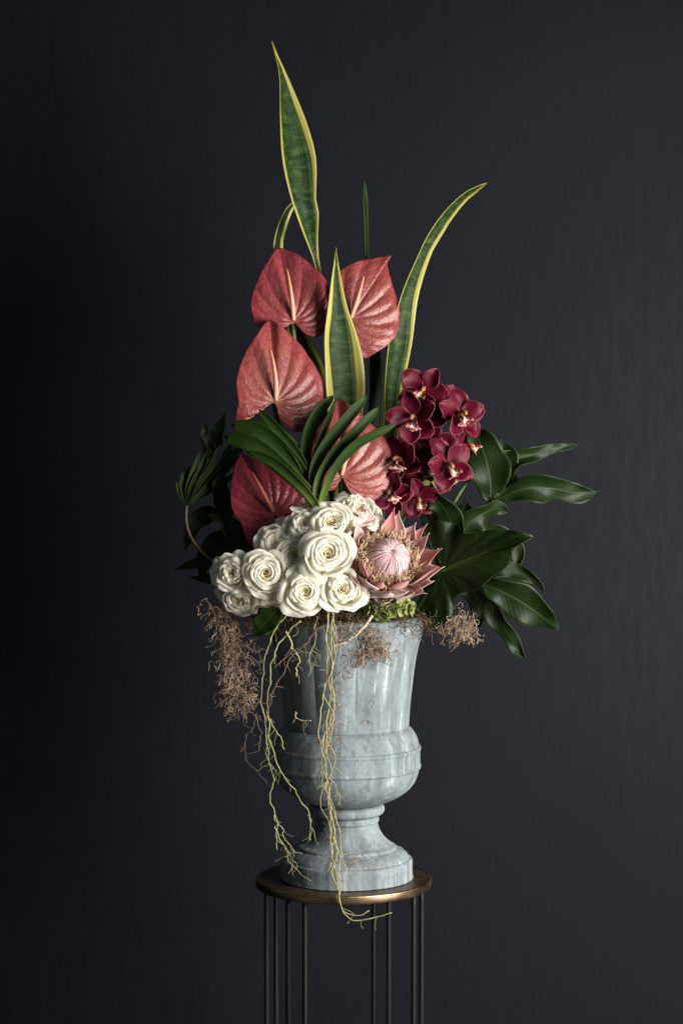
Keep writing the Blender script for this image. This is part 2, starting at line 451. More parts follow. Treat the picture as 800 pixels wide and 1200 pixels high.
# ---------------------------------------------------------------- setting
WALL_Y = 0.72
mb = MB().grid(lambda u, v: (lerp(-4, 4, u), WALL_Y + 0.004 * mnoise.noise((u*9, v*9, 3.3)), lerp(0, 3.4, v)), 80, 40)
w = part("wall", mb, W['wall']); w["kind"] = "structure"
mb = MB().grid(lambda u, v: (lerp(-4, 4, u), lerp(-5.5, WALL_Y, v), 0.0), 2, 2)
w = part("floor", mb, W['floor']); w["kind"] = "structure"

# ---------------------------------------------------------------- plant stand
PLATE_Z = P(406, 1028, 0).z
PX = P(402.5, 1028, 0).x
def lathe(mb, prof, cx, cy, n=96, mod=None):
    def fn(u, v):
        k = v * (len(prof) - 1); i = min(int(k + 1e-6), len(prof) - 2); t = k - i
        r = lerp(prof[i][0], prof[i+1][0], t); z = lerp(prof[i][1], prof[i+1][1], t)
        a = u * 2 * math.pi
        if mod: r, z = mod(a, r, z)
        return (cx + r * math.cos(a), cy + r * math.sin(a), z)
    return mb.grid(fn, n, len(prof) - 1, wrap=True)
def rounded(pts, n):
    return [(q.x, q.z) for q in cat([Vector((r, 0, z)) for r, z in pts], n)]
st = thing("plant_stand", (PX, 0, 0), "round bronze topped plant stand with slim black rod legs", "stand")
PR = 104.0 * M
z = PLATE_Z
part("table_top", lathe(MB(), [(0.0001, z - 0.012), (PR - 0.004, z - 0.012), (PR - 0.0045, z), (PR*0.6, z), (0.0001, z)], PX, 0), W['bronze'], st, sm=False)
rim = [(PR - 0.0012, z - 0.0022), (PR + 0.0002, z - 0.004), (PR + 0.0004, z - 0.011), (PR - 0.001, z - 0.0155), (PR - 0.004, z - 0.016), (PR - 0.006, z - 0.0125)]
rm_ = part("rim", lathe(MB(), rounded(rim, 22), PX, 0, 160), W['bronze'], st)
edge = [(PR - 0.0052, z - 0.0008), (PR - 0.0035, z + 0.0011), (PR - 0.0012, z + 0.0006), (PR + 0.0003, z - 0.0012), (PR + 0.0002, z - 0.0034), (PR - 0.0015, z - 0.0040)]
part("edge_bead", lathe(MB(), rounded(edge, 16), PX, 0, 160), W['brass'], st, parent=rm_)
LR = 93.5 * M; rr = 3.6 * M
for ang, half in ((160, 9.5), (60.3, 6.4), (-20.5, 8.8), (-126, 7.4)):
    a0 = math.radians(ang - half); a1 = math.radians(ang + half)
    p0 = Vector((PX + LR * math.cos(a0), LR * math.sin(a0), 0)); p1 = Vector((PX + LR * math.cos(a1), LR * math.sin(a1), 0))
    pm = (p0 + p1) / 2
    top = z - 0.0125
    pts = [p0 + Vector((0, 0, top)), p0 + Vector((0, 0, 0.4)), p0 + Vector((0, 0, 0.03)), p0.lerp(pm, 0.3) + Vector((0, 0, 0.009)), pm + Vector((0, 0, 0.0045)),
           p1.lerp(pm, 0.3) + Vector((0, 0, 0.009)), p1 + Vector((0, 0, 0.03)), p1 + Vector((0, 0, 0.4)), p1 + Vector((0, 0, top))]
    part("leg", MB().tube(cat(pts, 60), rr * .84, 12), W['black'], st)
    d = (p1 - p0).normalized(); c = pm + Vector((0, 0, z - 0.0145))
    nrm = Vector((-d.y, d.x, 0))
    mbp = MB()
    q = [c + d*sx*0.034 + nrm*sy*0.009 + Vector((0, 0, sz*0.002)) for sz in (-1, 1) for sx, sy in ((-1,-1),(1,-1),(1,1),(-1,1))]
    mbp.v = q; mbp.f = [(0,3,2,1),(4,5,6,7),(0,1,5,4),(1,2,6,5),(2,3,7,6),(3,0,4,7)]; mbp.uv = [[(0,0)]*4]*6
    part("mounting_plate", mbp, W['black'], st, sm=False)

# ---------------------------------------------------------------- urn
AX = 406.0
UX = P(AX, 900, 0).x
def pr(tab, n):
    return rounded([(r * M, P(AX, y, 0).z) for r, y in tab], n)
urn = thing("urn", (UX, 0, PLATE_Z), "weathered grey blue footed garden urn standing on the plant stand", "urn")
ZT, ZB = P(AX, 735, 0).z, P(AX, 850, 0).z
def flute(a, r, z):
    k = clamp((z - ZB) / (ZT - ZB))
    amp = 0.0026 * smooth(0.03, 0.35, k) * (1 - smooth(0.93, 1.0, k) * 0.5)
    f = abs(math.sin(a * 5 + 0.9))
    wob = 0.0012 * mnoise.noise((math.cos(a)*2, math.sin(a)*2, z*9))
    return r + amp * (2.2 * (f ** 0.7 - 0.7)) * 0.8 + wob, z
neck = [(88.5, 728), (85, 738), (79.5, 757), (76, 775), (72.8, 800), (70.5, 820), (69.2, 838), (68.5, 851)]
part("neck", lathe(MB(), pr(neck, 40), UX, 0, 240, flute), W['urn'], urn, thick=0.008, thick_off=1 if False else -1)
lip = [(84, 731), (89, 732), (92, 729), (92.5, 725), (91, 721), (86, 720), (82, 722), (81, 728), (84, 731)]
part("rim", lathe(MB(), pr(lip, 26), UX, 0, 128), W['urn'], urn)
def wob(a, r, z):
    ca, sa = math.cos(a), math.sin(a)
    chip = max(0.0, mnoise.noise((ca*9, sa*9, z*70)) - .38) * .004
    return r + 0.0014 * mnoise.noise((ca*1.7, sa*1.7, z*12)) + .0004 * mnoise.noise((ca*14, sa*14, z*90)) - chip, z
bowl = [(66.5, 849), (70, 849.5), (75, 852), (80, 857), (84, 865), (86, 874), (86.3, 886), (85.7, 898), (84, 907), (79.5, 917), (71, 926), (60, 933), (48, 938), (40, 940.5), (36, 942)]
bo = part("bowl", lathe(MB(), pr(bowl, 60), UX, 0, 160, wob), W['urn'], urn)
band = [(84.5, 872.5), (87.0, 873), (88.0, 875), (87.9, 877), (87.1, 878.6), (86.9, 886), (87.0, 893.5), (87.7, 895), (87.9, 897), (87.0, 899), (84.0, 899.8)]
part("band_moulding", lathe(MB(), pr(band, 44), UX, 0, 160, wob), W['urn'], urn, parent=bo)
coll = [(36, 941.5), (40.5, 941.8), (43.8, 944), (44.8, 947.5), (43.6, 951.5), (40, 954), (37.4, 955.2), (37.6, 957.5), (38.6, 959.2), (38.4, 961.5), (36.8, 963)]
part("collar", lathe(MB(), pr(coll, 44), UX, 0, 128, wob), W['urn'], urn)
foot = [(36.2, 960.5), (37.6, 966), (40.2, 973), (45.5, 981), (52, 987), (57.5, 990), (58.8, 991), (59.3, 993), (62.5, 994), (68, 996.8), (72.2, 1000.5), (74.2, 1004.5), (74.0, 1007)]
ft = part("foot", lathe(MB(), pr(foot, 56), UX, 0, 160, wob), W['urn'], urn)
pl = [(73, 1004.5), (75.8, 1004.7), (77.3, 1006), (77.8, 1009), (77.6, 1018), (77.8, 1025), (77.3, 1027.6), (60, 1027.8)]
part("plinth", lathe(MB(), pr(pl, 40), UX, 0, 160, wob), W['urn'], urn, parent=ft)
# moss bed the stems are pushed into
ZR = P(AX, 728, 0).z
def bed(u, v):
    r = 82 * M * math.sin(v * math.pi / 2); a = u * 2 * math.pi
    zz = ZR - 0.02 + 0.07 * math.cos(v * math.pi / 2) + 0.012 * mnoise.noise((r*40*math.cos(a), r*40*math.sin(a), 1))
    return (UX + r * math.cos(a), r * math.sin(a), zz)
mb = MB().grid(bed, 60, 16, wrap=True)
tag(part("moss_bed", mb, W['foam']), "dark brown moss packed into the urn mouth under the flowers", "moss")
HEART = Vector((UX, 0.0, ZR - 0.04))

# ---------------------------------------------------------------- leaf builders
def polar_surface(center, outline, y0, a=0.0, b=0.0, cup=0.0, tip_i=0, relief=0.0, veinstep=0.6, k=0.42, rings=26, n=120, rimwave=0.0, seed=0, extra=None):
    """heart or arrow shaped blade: traced outline around its stalk point, set on a tilted, cupped surface"""
    cx, cy = center
    def at(px, py, dd=0.0):
        return P(px, py, y0 + a * (px - cx) * M + b * (py - cy) * M + dd)
    ol = cat([Vector((q[0], q[1], q[2] if len(q) > 2 else 0)) for q in outline], n, closed=True)
    tipv = Vector((outline[tip_i][0] - cx, outline[tip_i][1] - cy))
    ta = math.atan2(tipv.y, tipv.x)
    angs = []; prev = None
    for q in ol:
        t = math.atan2(q.y - cy, q.x - cx) - ta
        t = (t + math.pi) % (2 * math.pi) - math.pi
        angs.append(t)
    nrm = Vector((a, -1, -b * 1.0)); nrm = Vector((a, -1.0, -b)).normalized()
    mbx = MB(); m = n
    ph = lambda th, r: th / (1 - k * r) / veinstep
    for j in range(rings + 1):
        r = j / rings; r = r ** 0.9
        for i in range(n):
            q = ol[i]
            px = cx + (q.x - cx) * r; py = cy + (q.y - cy) * r
            dist = math.hypot(q.x - cx, q.y - cy) * r * M
            dd = q.z * r * r + cup * dist * dist
            p = at(px, py, dd)
            f = ph(angs[i], r)
            puck = abs(math.sin(math.pi * f)) ** 0.65
            env = smooth(0.02, 0.3, r) * (1 - 0.75 * smooth(0.8, 1.0, r)) * min(1, dist / 0.02)
            p = p + nrm * (relief * puck * env)
            if rimwave:
                p = p + nrm * (rimwave * r ** 3 * mnoise.noise((q.x * 0.05 + seed, q.y * 0.05, seed * 1.7)))
            if extra: p = extra(p, px, py, r)
            mbx.v.append(p)
    for j in range(rings):
        for i in range(n):
            i2 = (i + 1) % n
            mbx.f.append((j*m+i, (j+1)*m+i, (j+1)*m+i2, j*m+i2))
            r0, r1 = (j/rings) ** 0.9, ((j+1)/rings) ** 0.9
            t0, t1 = angs[i], angs[i2]
            if abs(t0 - t1) > math.pi: t1 = t0
            mbx.uv.append([(ph(t0, r0)+.0, r0), (ph(t0, r1), r1), (ph(t1, r1), r1), (ph(t1, r0), r0)])
    return mbx, at, nrm
def blade(mid, widths, roll=0.0, fold=0.15, wave=0.0, nu=10, nv=28, curl=0.0, seed=0.0, wavef=3.0, rolltip=None, tipround=True):
    """strap / lanceolate blade along a 3-D midrib; widths = [(t, half width in photo px)]"""
    pts = cat([P(*q) for q in mid], nv + 1)
    V = Vector((0, -1, 0.1)).normalized()
    fr = []
    for i in range(nv + 1):
        T = (pts[min(i+1, nv)] - pts[max(i-1, 0)]).normalized()
        S = T.cross(V)
        S = S.normalized() if S.length > 1e-4 else Vector((1, 0, 0))
        rl = lerp(roll, rolltip if rolltip is not None else roll, i / nv)
        S = Matrix.Rotation(rl, 3, T) @ S
        N = S.cross(T).normalized()
        fr.append((pts[i], T, S, N))
    def fn(u, v):
        i = min(int(round(v * nv)), nv); p, T, S, N = fr[i]
        hw = table(widths, v) * M; x = (u - 0.5) * 2
        q = p + S * (hw * x) + N * (fold * hw * (x * x) + curl * hw * x)
        if wave: q = q + N * (wave * abs(x) ** 1.5 * math.sin(v * wavef * 6.283 + seed + (1.3 if x > 0 else 0)) * min(1, hw / 0.01))
        return q
    return MB().grid(fn, nu, nv)
LANCE = [(0, 0.0), (0.12, 0.55), (0.4, 1.0), (0.7, 0.75), (0.92, 0.25), (1, 0.0)]
STRAP = [(0, 0.62), (0.3, 0.8), (0.6, 1.0), (0.85, 0.9), (0.95, 0.62), (1, 0.05)]
def scaled(t, w): return [(a, b * w) for a, b in t]

# ---------------------------------------------------------------- snake plant leaves
def snake(left, right, label, m, mw=0.26, chan=0.16, mm='margin'):
    """left / right: edges tip -> bottom as (px, py, depth)"""
    nv = 44
    L = cat([P(*q) for q in left], nv + 1); Rr = cat([P(*q) for q in right], nv + 1)
    sd = R.random() * 50
    root = thing("snake_plant_leaf", (L[-1] + Rr[-1]) / 2, label, "leaf", "variegated snake plant leaves")
    def pt(x, i):
        l, r = L[i], Rr[i]
        wd = (r - l).length
        T = (L[max(i-1, 0)] + Rr[max(i-1, 0)] - L[min(i+1, nv)] - Rr[min(i+1, nv)])
        N = (r - l).cross(T)
        N = N.normalized() if N.length > 1e-9 else Vector((0, -1, 0))
        if N.y > 0: N = -N
        return l.lerp(r, x) - N * (chan * wd * (1 - (2*x-1) ** 2)) + N * 0.0006 * mnoise.noise((x*14, i*0.12, sd))
    def cut(i, side):
        v = i / nv
        c = mw * (0.75 + 0.5 * mnoise.noise((v * 6, sd, side * 9.1))) * (1 if side else 1.0)
        wd = (Rr[i] - L[i]).length / M
        c = clamp(max(c * 0.8, min(0.3, 2.2 / max(wd, 0.1))), 0.06, 0.36)
        return c
    def blade_f(u, v):
        i = int(round(v * nv)); return pt(lerp(cut(i, 0), 1 - cut(i, 1), u), i)
    def lf(u, v):
        i = int(round(v * nv)); return pt(lerp(0, cut(i, 0), u), i)
    def rf(u, v):
        i = int(round(v * nv)); return pt(lerp(1 - cut(i, 1), 1, u), i)
    part("blade", MB().grid(blade_f, 10, nv), m, root, thick=0.0016)
    part("margin", MB().grid(lf, 3, nv), W[mm], root, thick=0.0016)
    part("margin", MB().grid(rf, 3, nv), W[mm], root, thick=0.0016)
    return root
snake([(318, 49, .03), (322, 64, .03), (327, 88, .02), (327.6, 133, .01), (330, 183, .01), (338, 223, .02), (348, 255, .035), (358, 282, .085), (367, 305, .105), (374, 340, .11), (380, 400, .10), (386, 480, .08), (392, 600, .04), (396, 725, .02)],
      [(319, 48, .035), (325, 64, .04), (333.5, 82, .045), (348, 115, .05), (360.5, 147, .05), (370, 183, .05), (370.6, 214, .05), (369.8, 230, .05), (373.5, 250, .05), (372.6, 277, .09), (374, 305, .115), (382, 340, .12), (392, 400, .11), (398, 480, .09), (402, 600, .05), (404, 725, .03)],
      "tallest variegated snake plant leaf, rising to a point above every flower", W['snake'], 0.19, 0.26)
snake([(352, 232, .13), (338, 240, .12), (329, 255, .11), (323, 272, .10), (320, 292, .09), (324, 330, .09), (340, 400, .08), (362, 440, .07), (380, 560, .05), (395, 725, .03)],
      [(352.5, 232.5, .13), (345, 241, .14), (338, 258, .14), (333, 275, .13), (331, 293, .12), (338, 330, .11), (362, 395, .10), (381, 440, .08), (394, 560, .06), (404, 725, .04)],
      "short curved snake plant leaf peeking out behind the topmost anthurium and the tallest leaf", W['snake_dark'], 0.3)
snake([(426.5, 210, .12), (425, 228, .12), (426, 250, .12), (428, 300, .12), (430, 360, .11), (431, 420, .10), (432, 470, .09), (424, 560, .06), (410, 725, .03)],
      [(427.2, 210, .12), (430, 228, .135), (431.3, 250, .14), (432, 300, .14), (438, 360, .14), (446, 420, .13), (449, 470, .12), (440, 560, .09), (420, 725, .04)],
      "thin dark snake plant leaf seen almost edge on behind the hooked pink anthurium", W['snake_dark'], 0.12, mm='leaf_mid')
snake([(393, 290, .02), (391, 306, .018), (388, 325, .015), (383, 365, .01), (379.6, 394, .005), (380.5, 431, .0), (382, 463, .0), (386, 520, .0), (394, 600, .0), (399, 725, .0)],
      [(393.6, 290, .02), (396, 306, .02), (399.5, 325, .02), (406.6, 359, .022), (416.7, 388, .025), (425, 420, .025), (427.6, 454, .025), (425, 484, .02), (421, 520, .015), (414, 600, .01), (410, 725, .0)],
      "broad snake plant leaf with wide yellow margins standing between the pink anthuriums", W['snake'], 0.37, 0.16)
snake([(570.6, 213.6, .0), (556, 219, .01), (540.5, 228, .02), (518, 250.5, .04), (500, 277, .05), (489, 300, .06), (474, 334, .07), (464, 365, .07), (455.5, 399, .07), (451, 442, .06), (448.5, 495, .05), (440, 570, .02), (420, 725, .01)],
      [(571, 214.4, .0), (559, 225, .03), (545, 237, .05), (527.5, 259.5, .07), (517, 277, .08), (504.5, 299, .09), (490, 347, .11), (483, 399, .11), (477, 431, .10), (472, 460, .09), (468, 500, .06), (456, 570, .04), (430, 725, .02)],
      "long arching snake plant leaf bending outward above the burgundy orchids", W['snake'], 0.20, 0.30)

# ---------------------------------------------------------------- anthuriums
def stem_to_heart(p, d, rad, bend=0.4, n=26, end=None):
    e = end or (HEART + Vector((R.uniform(-.03, .03), R.uniform(-.03, .03), 0)))
    m1 = p + d * bend * (p - e).length * 0.35
    m2 = e + Vector((0, 0, (p - e).length * 0.35)) + (p - e) * 0.1
    pts = []
    for i in range(n):
        t = i / (n - 1)
        pts.append(p * (1-t)**3 + m1 * 3*t*(1-t)**2 + m2 * 3*t*t*(1-t) + e * t**3)
    return pts
def anthurium(center, outline, y0, a, b, cup, tip, label, m, mspad, relief=0.0042, rimwave=0.006, seed=1, spw=2.9, tiplift=0.02):
    mbx, at, nrm = polar_surface(center, outline, y0, a, b, cup, 0, relief, 0.55, 0.40, rimwave=rimwave, seed=seed)
    c = at(*center)
    root = thing("anthurium", c - nrm * 0.004, label, "flower", "pink anthurium flowers")
    part("spathe", mbx, m, root, thick=0.0011)
    sp = at(tip[0], tip[1]) + nrm * tiplift
    pts = cat([c + nrm * 0.001, c.lerp(sp, 0.35) + nrm * 0.012, c.lerp(sp, 0.7) + nrm * 0.010, sp], 20)
    rad = [spw * M * (0.75 + 0.35 * math.sin(min(1, i/6) * 1.57)) * lerp(1, 0.42, (i/19) ** 1.3) * (1 if i < 18 else (0.8 if i == 18 else 0.3)) for i in range(20)]
    part("spadix", MB().tube(pts, rad, 14), mspad, root)
    d = (-nrm * 0.9 + Vector((0, 0, -0.5))).normalized()
    part("stem", MB().tube(stem_to_heart(c - nrm * 0.002, d, 0), 2.7 * M, 10), W['astem'], root)
    return root
A1 = [(327.6, 290.7, .012), (346, 297), (362, 308), (377, 322), (385, 334), (386.5, 352), (385, 372), (381, 387), (371, 395.5), (358, 391.5), (349.5, 383), (344.5, 378), (337, 381.5), (328, 386), (314, 389), (303, 384.5), (296, 372), (293.5, 356), (297, 340), (304.5, 322), (313, 306), (320.5, 295.5)]
anthurium((344, 375.5), A1, .030, .16, -.25, .7, (334, 317), "pink anthurium highest of its kind on the side toward the tall leaf", W['sp1'], W['spadix'], seed=3)
A2 = [(317.5, 375, .015), (327, 380.5), (341, 392.5), (355, 408), (367, 427), (375.5, 444), (378.5, 459), (378, 475), (372, 491), (362, 502), (348, 506.5), (335.5, 500.5), (327, 488), (322, 472.5), (314, 474.5), (305, 479), (296, 486.5), (287, 494), (278, 497.5), (276.3, 488), (279.3, 474), (277.6, 460), (277, 445), (281, 429), (289, 411), (299, 394), (309, 380.5)]
anthurium((323, 469.5), A2, -.045, .40, -.2, .6, (312, 410), "salmon pink anthurium with a long pale spadix above the dark strap leaves", W['sp2'], W['spadix'], seed=8)
A3 = [(458.5, 299.2, -.01), (454.5, 303), (453.5, 312), (457.5, 329), (463, 345), (467, 361), (467, 380), (463.5, 393), (454, 404), (441, 413), (427.5, 420), (417, 416), (409, 405), (406, 393), (409.5, 377), (402, 378), (392, 373), (386, 361), (385, 345), (390, 329), (399, 317), (412, 309), (428, 304), (446, 301)]
anthurium((411, 372.5), A3, .050, .18, -.2, .6, (424, 325), "pink anthurium with a hooked tip behind the broad yellow edged leaf", W['sp2'], W['spadix'], seed=13)
A4 = [(283, 530.5, .01), (293, 535), (306, 542), (325, 553), (345, 566), (358, 579), (363.5, 593), (361, 606), (351, 614), (338, 613), (327, 607), (320.5, 603), (319.5, 612), (319, 626), (313, 639), (303, 646), (292, 637), (285, 622), (281, 610), (275, 603), (270.5, 590), (270.5, 570), (273.5, 550), (278, 538)]
anthurium((319.5, 599.5), A4, -.045, .05, -.15, .6, (294, 553), "dark rose red anthurium in shade just above the white roses", W['sp3'], W['spadix2'], seed=19, relief=0.0035)
A5 = [(397, 467.5, .015), (408, 474), (420, 483), (433, 495), (446, 508), (455, 523), (459, 541), (458, 560), (450, 577), (439, 586), (428, 588), (415, 582.5), (406.5, 571), (400.5, 559.5), (396, 566), (388, 575), (378, 570), (368, 556), (363.5, 541), (365, 522), (372, 503), (384, 484)]
anthurium((400, 556), A5, -.085, .15, -.10, 1.0, (407, 508), "salmon anthurium half hidden behind the strap leaf fan beside the orchids", W['sp2'], W['spadix'], seed=25)

# ---------------------------------------------------------------- strap leaf fan
fan = thing("strap_leaf_fan", P(374, 600, -.12), "fan of dark green strap leaves in front of the anthuriums", "foliage")
FB = (373, 600, -.12)
for mid, wd, roll in (
    ([FB, (379, 578, -.135), (391, 550, -.145), (414, 523, -.15), (440, 508, -.15), (462, 498, -.145)], 6.0, .5),
    ([FB, (371, 570, -.135), (384, 541, -.14), (411, 511, -.14), (430, 491, -.135), (443.5, 477.5, -.13)], 6.2, .35),
    ([FB, (367, 570, -.125), (369, 545, -.13), (382, 521, -.13), (404, 493, -.125), (429.5, 464, -.11)], 7.0, .3),
    ([FB, (364, 560, -.12), (370, 530, -.125), (380, 501, -.12), (393, 469, -.10)], 4.6, .8),
    ([FB, (360, 565, -.11), (358, 540, -.115), (361, 513, -.11), (371, 486, -.10), (390.5, 463.5, -.08)], 7.5, -.2),
    ([FB, (361, 560, -.12), (349, 533, -.13), (327, 506, -.13), (303.5, 480, -.12)], 5.6, -.3),
    ([FB, (360, 564, -.12), (333, 531, -.125), (303, 505, -.125), (271, 498.5, -.11)], 11.0, -.35),
    ([FB, (363, 580, -.13), (331, 548, -.14), (297, 521, -.14), (263.5, 512.5, -.12)], 10.0, -.2),
    ([FB, (356, 550, -.11), (342, 525, -.11), (318, 506, -.11), (287, 494.5, -.10)], 8.5, .2),
    ([FB, (366, 585, -.14), (345, 562, -.15), (318, 540, -.15), (290, 530, -.14)], 6.5, -.5),
):
    part("leaf", blade(mid, scaled(STRAP, wd), roll, 0.35, seed=R.random()*6, nv=30), W['strap'], fan, thick=0.0012)
part("stem", MB().tube(cat([P(373, 596, -.12), P(380, 640, -.09), P(396, 700, -.04), HEART], 16), 3.2*M, 8), W['gstem'], fan)

# ---------------------------------------------------------------- roses
def rose_petal(t, rng, core=.60, ruf=1.0):
    if t < .74: rim_r = lerp(.02, core, (t / .74) ** .95); rb = rim_r * .92 + .05; zr = lerp(.80, .90, smooth(0, .4, t)) - .06 * smooth(.5, .74, t)
    else:
        k_ = (t - .74) / .26; rim_r = lerp(core + .02, .95, k_); rb = lerp(core + .12, .74, k_); zr = lerp(.84, .62, k_ ** 1.2)
    ha = lerp(1.7, .82, t ** 0.7) * rng.uniform(.92, 1.10)
    curl = (.05 + .11 * smooth(0, .5, t) + .10 * smooth(.6, 1, t)) * rng.uniform(.6, 1.4)
    sp = rng.uniform(.05, .10); tilt = rng.uniform(-.06, .06)
    p1 = rng.uniform(0, 6); pk = rng.uniform(.02, .10) * (0.3 + t)
    if t < .74: B = ((rim_r * .70, zr - .34), (rim_r * .84 + .01, zr - .26), (rim_r * .97 + .01, zr - .10), (rim_r, zr))
    else: B = ((.34, .12), (rb * .95, .16), (rb * 1.05, zr * .80), (rim_r, zr))
    s1, s2 = rng.uniform(0, 50), rng.uniform(0, 50)
    def prof(v):
        w = 1 - v
        x = B[0][0]*w**3 + 3*B[1][0]*v*w*w + 3*B[2][0]*v*v*w + B[3][0]*v**3
        zz = B[0][1]*w**3 + 3*B[1][1]*v*w*w + 3*B[2][1]*v*v*w + B[3][1]*v**3
        k = smooth(.70, 1.0, v)
        return x + curl * k * .75, zz - curl * k * k * .9
    def fn(u, v):
        x = (u - .5) * 2
        top = 1 - .22 * abs(x) ** 3.2 - .02 * math.sin(5 * x + p1)
        r, zz = prof(v * top)
        k = smooth(.6, 1, v)
        # the rim pinches into a soft point and ripples
        zz += k * (pk * (1 - abs(x)) ** 2 + .03 * (0.25 + t) * math.sin(4.5 * x + p1 * 2)) + tilt * x * v
        r *= 1 + sp * x * (0.4 + v)
        r += k * (.045 * (0.2 + t) * math.sin(3.3 * x + p1) + .10 * smooth(.6, 1, t) * (1 - abs(x)) ** 1.5 * pk * 8)
        r += ruf * k * .06 * (.35 + t) * mnoise.noise((x * 2.2, v * 2, s1)); zz += ruf * k * .07 * (.35 + t) * mnoise.noise((x * 2.6, v * 2, s2))
        a = x * ha * lerp(.75, 1.0, v)
        return (r * math.cos(a), r * math.sin(a), zz)
    return fn
ROSE_N = 27
rose_meshes = []
for var in range(6):
    rg = random.Random(100 + var); ms = []
    core = (.62, .54, .66, .50, .58, .70)[var]; npet = (27, 25, 29, 24, 28, 26)[var]
    for i in range(npet):
        t = (i / (npet - 1)) ** (.86 + .12 * (var % 3))
        q = MB().grid(rose_petal(t, rg, core, (1.0, 1.5, .8, 1.8, 1.2, 1.5)[var]), 14, 14)
        ms.append((q.mesh("petal", W['rose_in'] if t < .22 else (W['rose_out'] if t > .9 else W['rose'])), i * (2.39996 if var % 2 else -2.39996) + rg.uniform(-.3, .3)))
    rose_meshes.append(ms)
def sep(u, v):
    x = (u - .5) * 2; wdt = .16 * math.sin(math.pi * clamp(v * .92 + .06)) ** .8 * (1 - v * .6)
    return (.08 + .55 * v + .1 * x * x * 0, wdt * x, -.02 - .22 * v * v + .05 * x * x)
sepal_me = MB().grid(sep, 4, 8).mesh("sepal", W['leaf_mid'])
calyx_me = MB().grid(lambda u, v: (.13*math.sin(v*math.pi)*math.cos(u*6.283) + 1e-5, .13*math.sin(v*math.pi)*math.sin(u*6.283), .08 - .24 * v), 10, 6, wrap=True).mesh("calyx", W['leaf_mid'])
def rose(px, py, y, rad, d, roll, var, label, open_=1.0):
    s = rad * M
    dv = Vector(d).normalized()
    loc = P(px, py, y) - dv * (s * .62)
    root = thing("rose", loc, label, "rose", "white roses")
    root.rotation_euler = facing(d, roll); root.scale = (s * R.uniform(.96, 1.06), s * R.uniform(.96, 1.06), s * R.uniform(1.05, 1.2))
    for me, ang in rose_meshes[var]:
        o = link("petal", me, root); o.rotation_euler = (0, 0, ang)
    for k in range(5):
        o = link("sepal", sepal_me, root); o.rotation_euler = (0, 0, k * 1.2566 + .3)
    link("calyx", calyx_me, root)
    pts = stem_to_heart(loc - dv * s * .1, -dv, 0, 0.6, 14)
    inv = root.matrix_basis.inverted() if False else None
    rm = Matrix.LocRotScale(root.location, root.rotation_euler, root.scale).inverted()
    mb = MB().tube(pts, 2.3 * M, 8); mb.v = [rm @ q for q in mb.v]
    link("stem", mb.mesh("stem", W['gstem']), root)
    return root
rose(273, 671, -.150, 25.5, (-.28, -1, .12), .4, 3, "white rose at the outer end of the bunch above the hanging moss")
rose(311.5, 672, -.172, 26.5, (.0, -1, .10), 1.5, 0, "open white rose beside the outermost one, showing a tight spiral heart")
rose(383, 649, -.190, 30, (.12, -1, .28), 2.2, 2, "largest open white rose in the middle of the bunch, beside the protea")
rose(357, 694, -.192, 28, (.05, -1, .12), 3.7, 4, "white rose overhanging the urn rim above the hanging roots")
rose(400, 691, -.190, 27, (.18, -1, .15), 5.0, 1, "white rose at the urn rim touching the protea's lower bracts")
rose(388, 614, -.150, 27, (.05, -1, .6), 1.1, 5, "white rose tipped upward at the foot of the strap leaf fan")
rose(357, 616, -.138, 27, (-.2, -.9, .6), 2.9, 3, "white rose facing up and outward beside the dark rose red anthurium's lobe")
rose(325, 634, -.128, 26, (-.2, -1, .45), .2, 1, "half hidden white rose below the shaded red anthurium")
rose(345, 652, -.152, 29, (-.15, -1, .35), 4.2, 4, "white rose sunk in the bunch behind the largest one")
rose(419, 600, -.112, 27, (.25, -.75, .75), 3.2, 3, "white rose topping the bunch under the salmon anthurium and behind the protea")
rose(279, 699, -.128, 25, (-.35, -.8, -.45), 2.0, 5, "drooping white rose seen from the side under the outermost one")
rose(313, 698, -.138, 26, (.1, -.75, -.6), .9, 1, "drooping white rose beneath the one with the spiral heart")
rose(424, 688, -.125, 21, (.35, -.7, -.3), 4.4, 0, "white rose mostly tucked behind the protea's lower bracts")

# ---------------------------------------------------------------- king protea
pc = P(457, 650, -.165)
pd = Vector((.22, -.78, .56)).normalized()
pro = thing("king_protea", pc - pd * .055, "large pink king protea with a pale domed centre beside the white roses", "protea")
pro.rotation_euler = facing(pd, 0)
def bract_mesh(L, wd, prof, m, pt=1.0, sd=0):
    cp = cat([Vector((x, 0, z)) for x, z in prof], 15)
    def fn(u, v):
        i = int(round(v * 14)); p = cp[i]; x = (u - .5) * 2
        hw = wd * (0.55 + 0.45 * math.sin(min(1, v / .55) * 1.57)) * (1 - smooth(.5, 1.0, v) * (1 if pt else .8)) + 0.0003
        T = (cp[min(i+1, 14)] - cp[max(i-1, 0)]).normalized(); N = Vector((-T.z, 0, T.x))
        return Vector((p.x, 0, p.z)) + Vector((0, hw * x, 0)) + N * (hw * .38 * x * x) + N * .0012 * math.sin(v*7 + sd + x)
    return MB().grid(fn, 8, 14).mesh("bract", m)
rows = [  # count, width, profile (radius, height along the axis), material, phase
    (9, .0165, [(.030, .0), (.060, .012), (.078, .040), (.094, .088)], 'bract_red', .1),
    (9, .0215, [(.032, -.004), (.066, .006), (.084, .032), (.099, .070)], 'bract', .55),
    (9, .0225, [(.033, -.010), (.068, -.002), (.087, .022), (.099, .050)], 'bract', .05),
    (9, .0215, [(.030, -.018), (.062, -.013), (.082, .005), (.092, .030)], 'bract', .5),
    (9, .0150, [(.024, -.026), (.050, -.025), (.069, -.010), (.076, .012)], 'bract', .0),
]
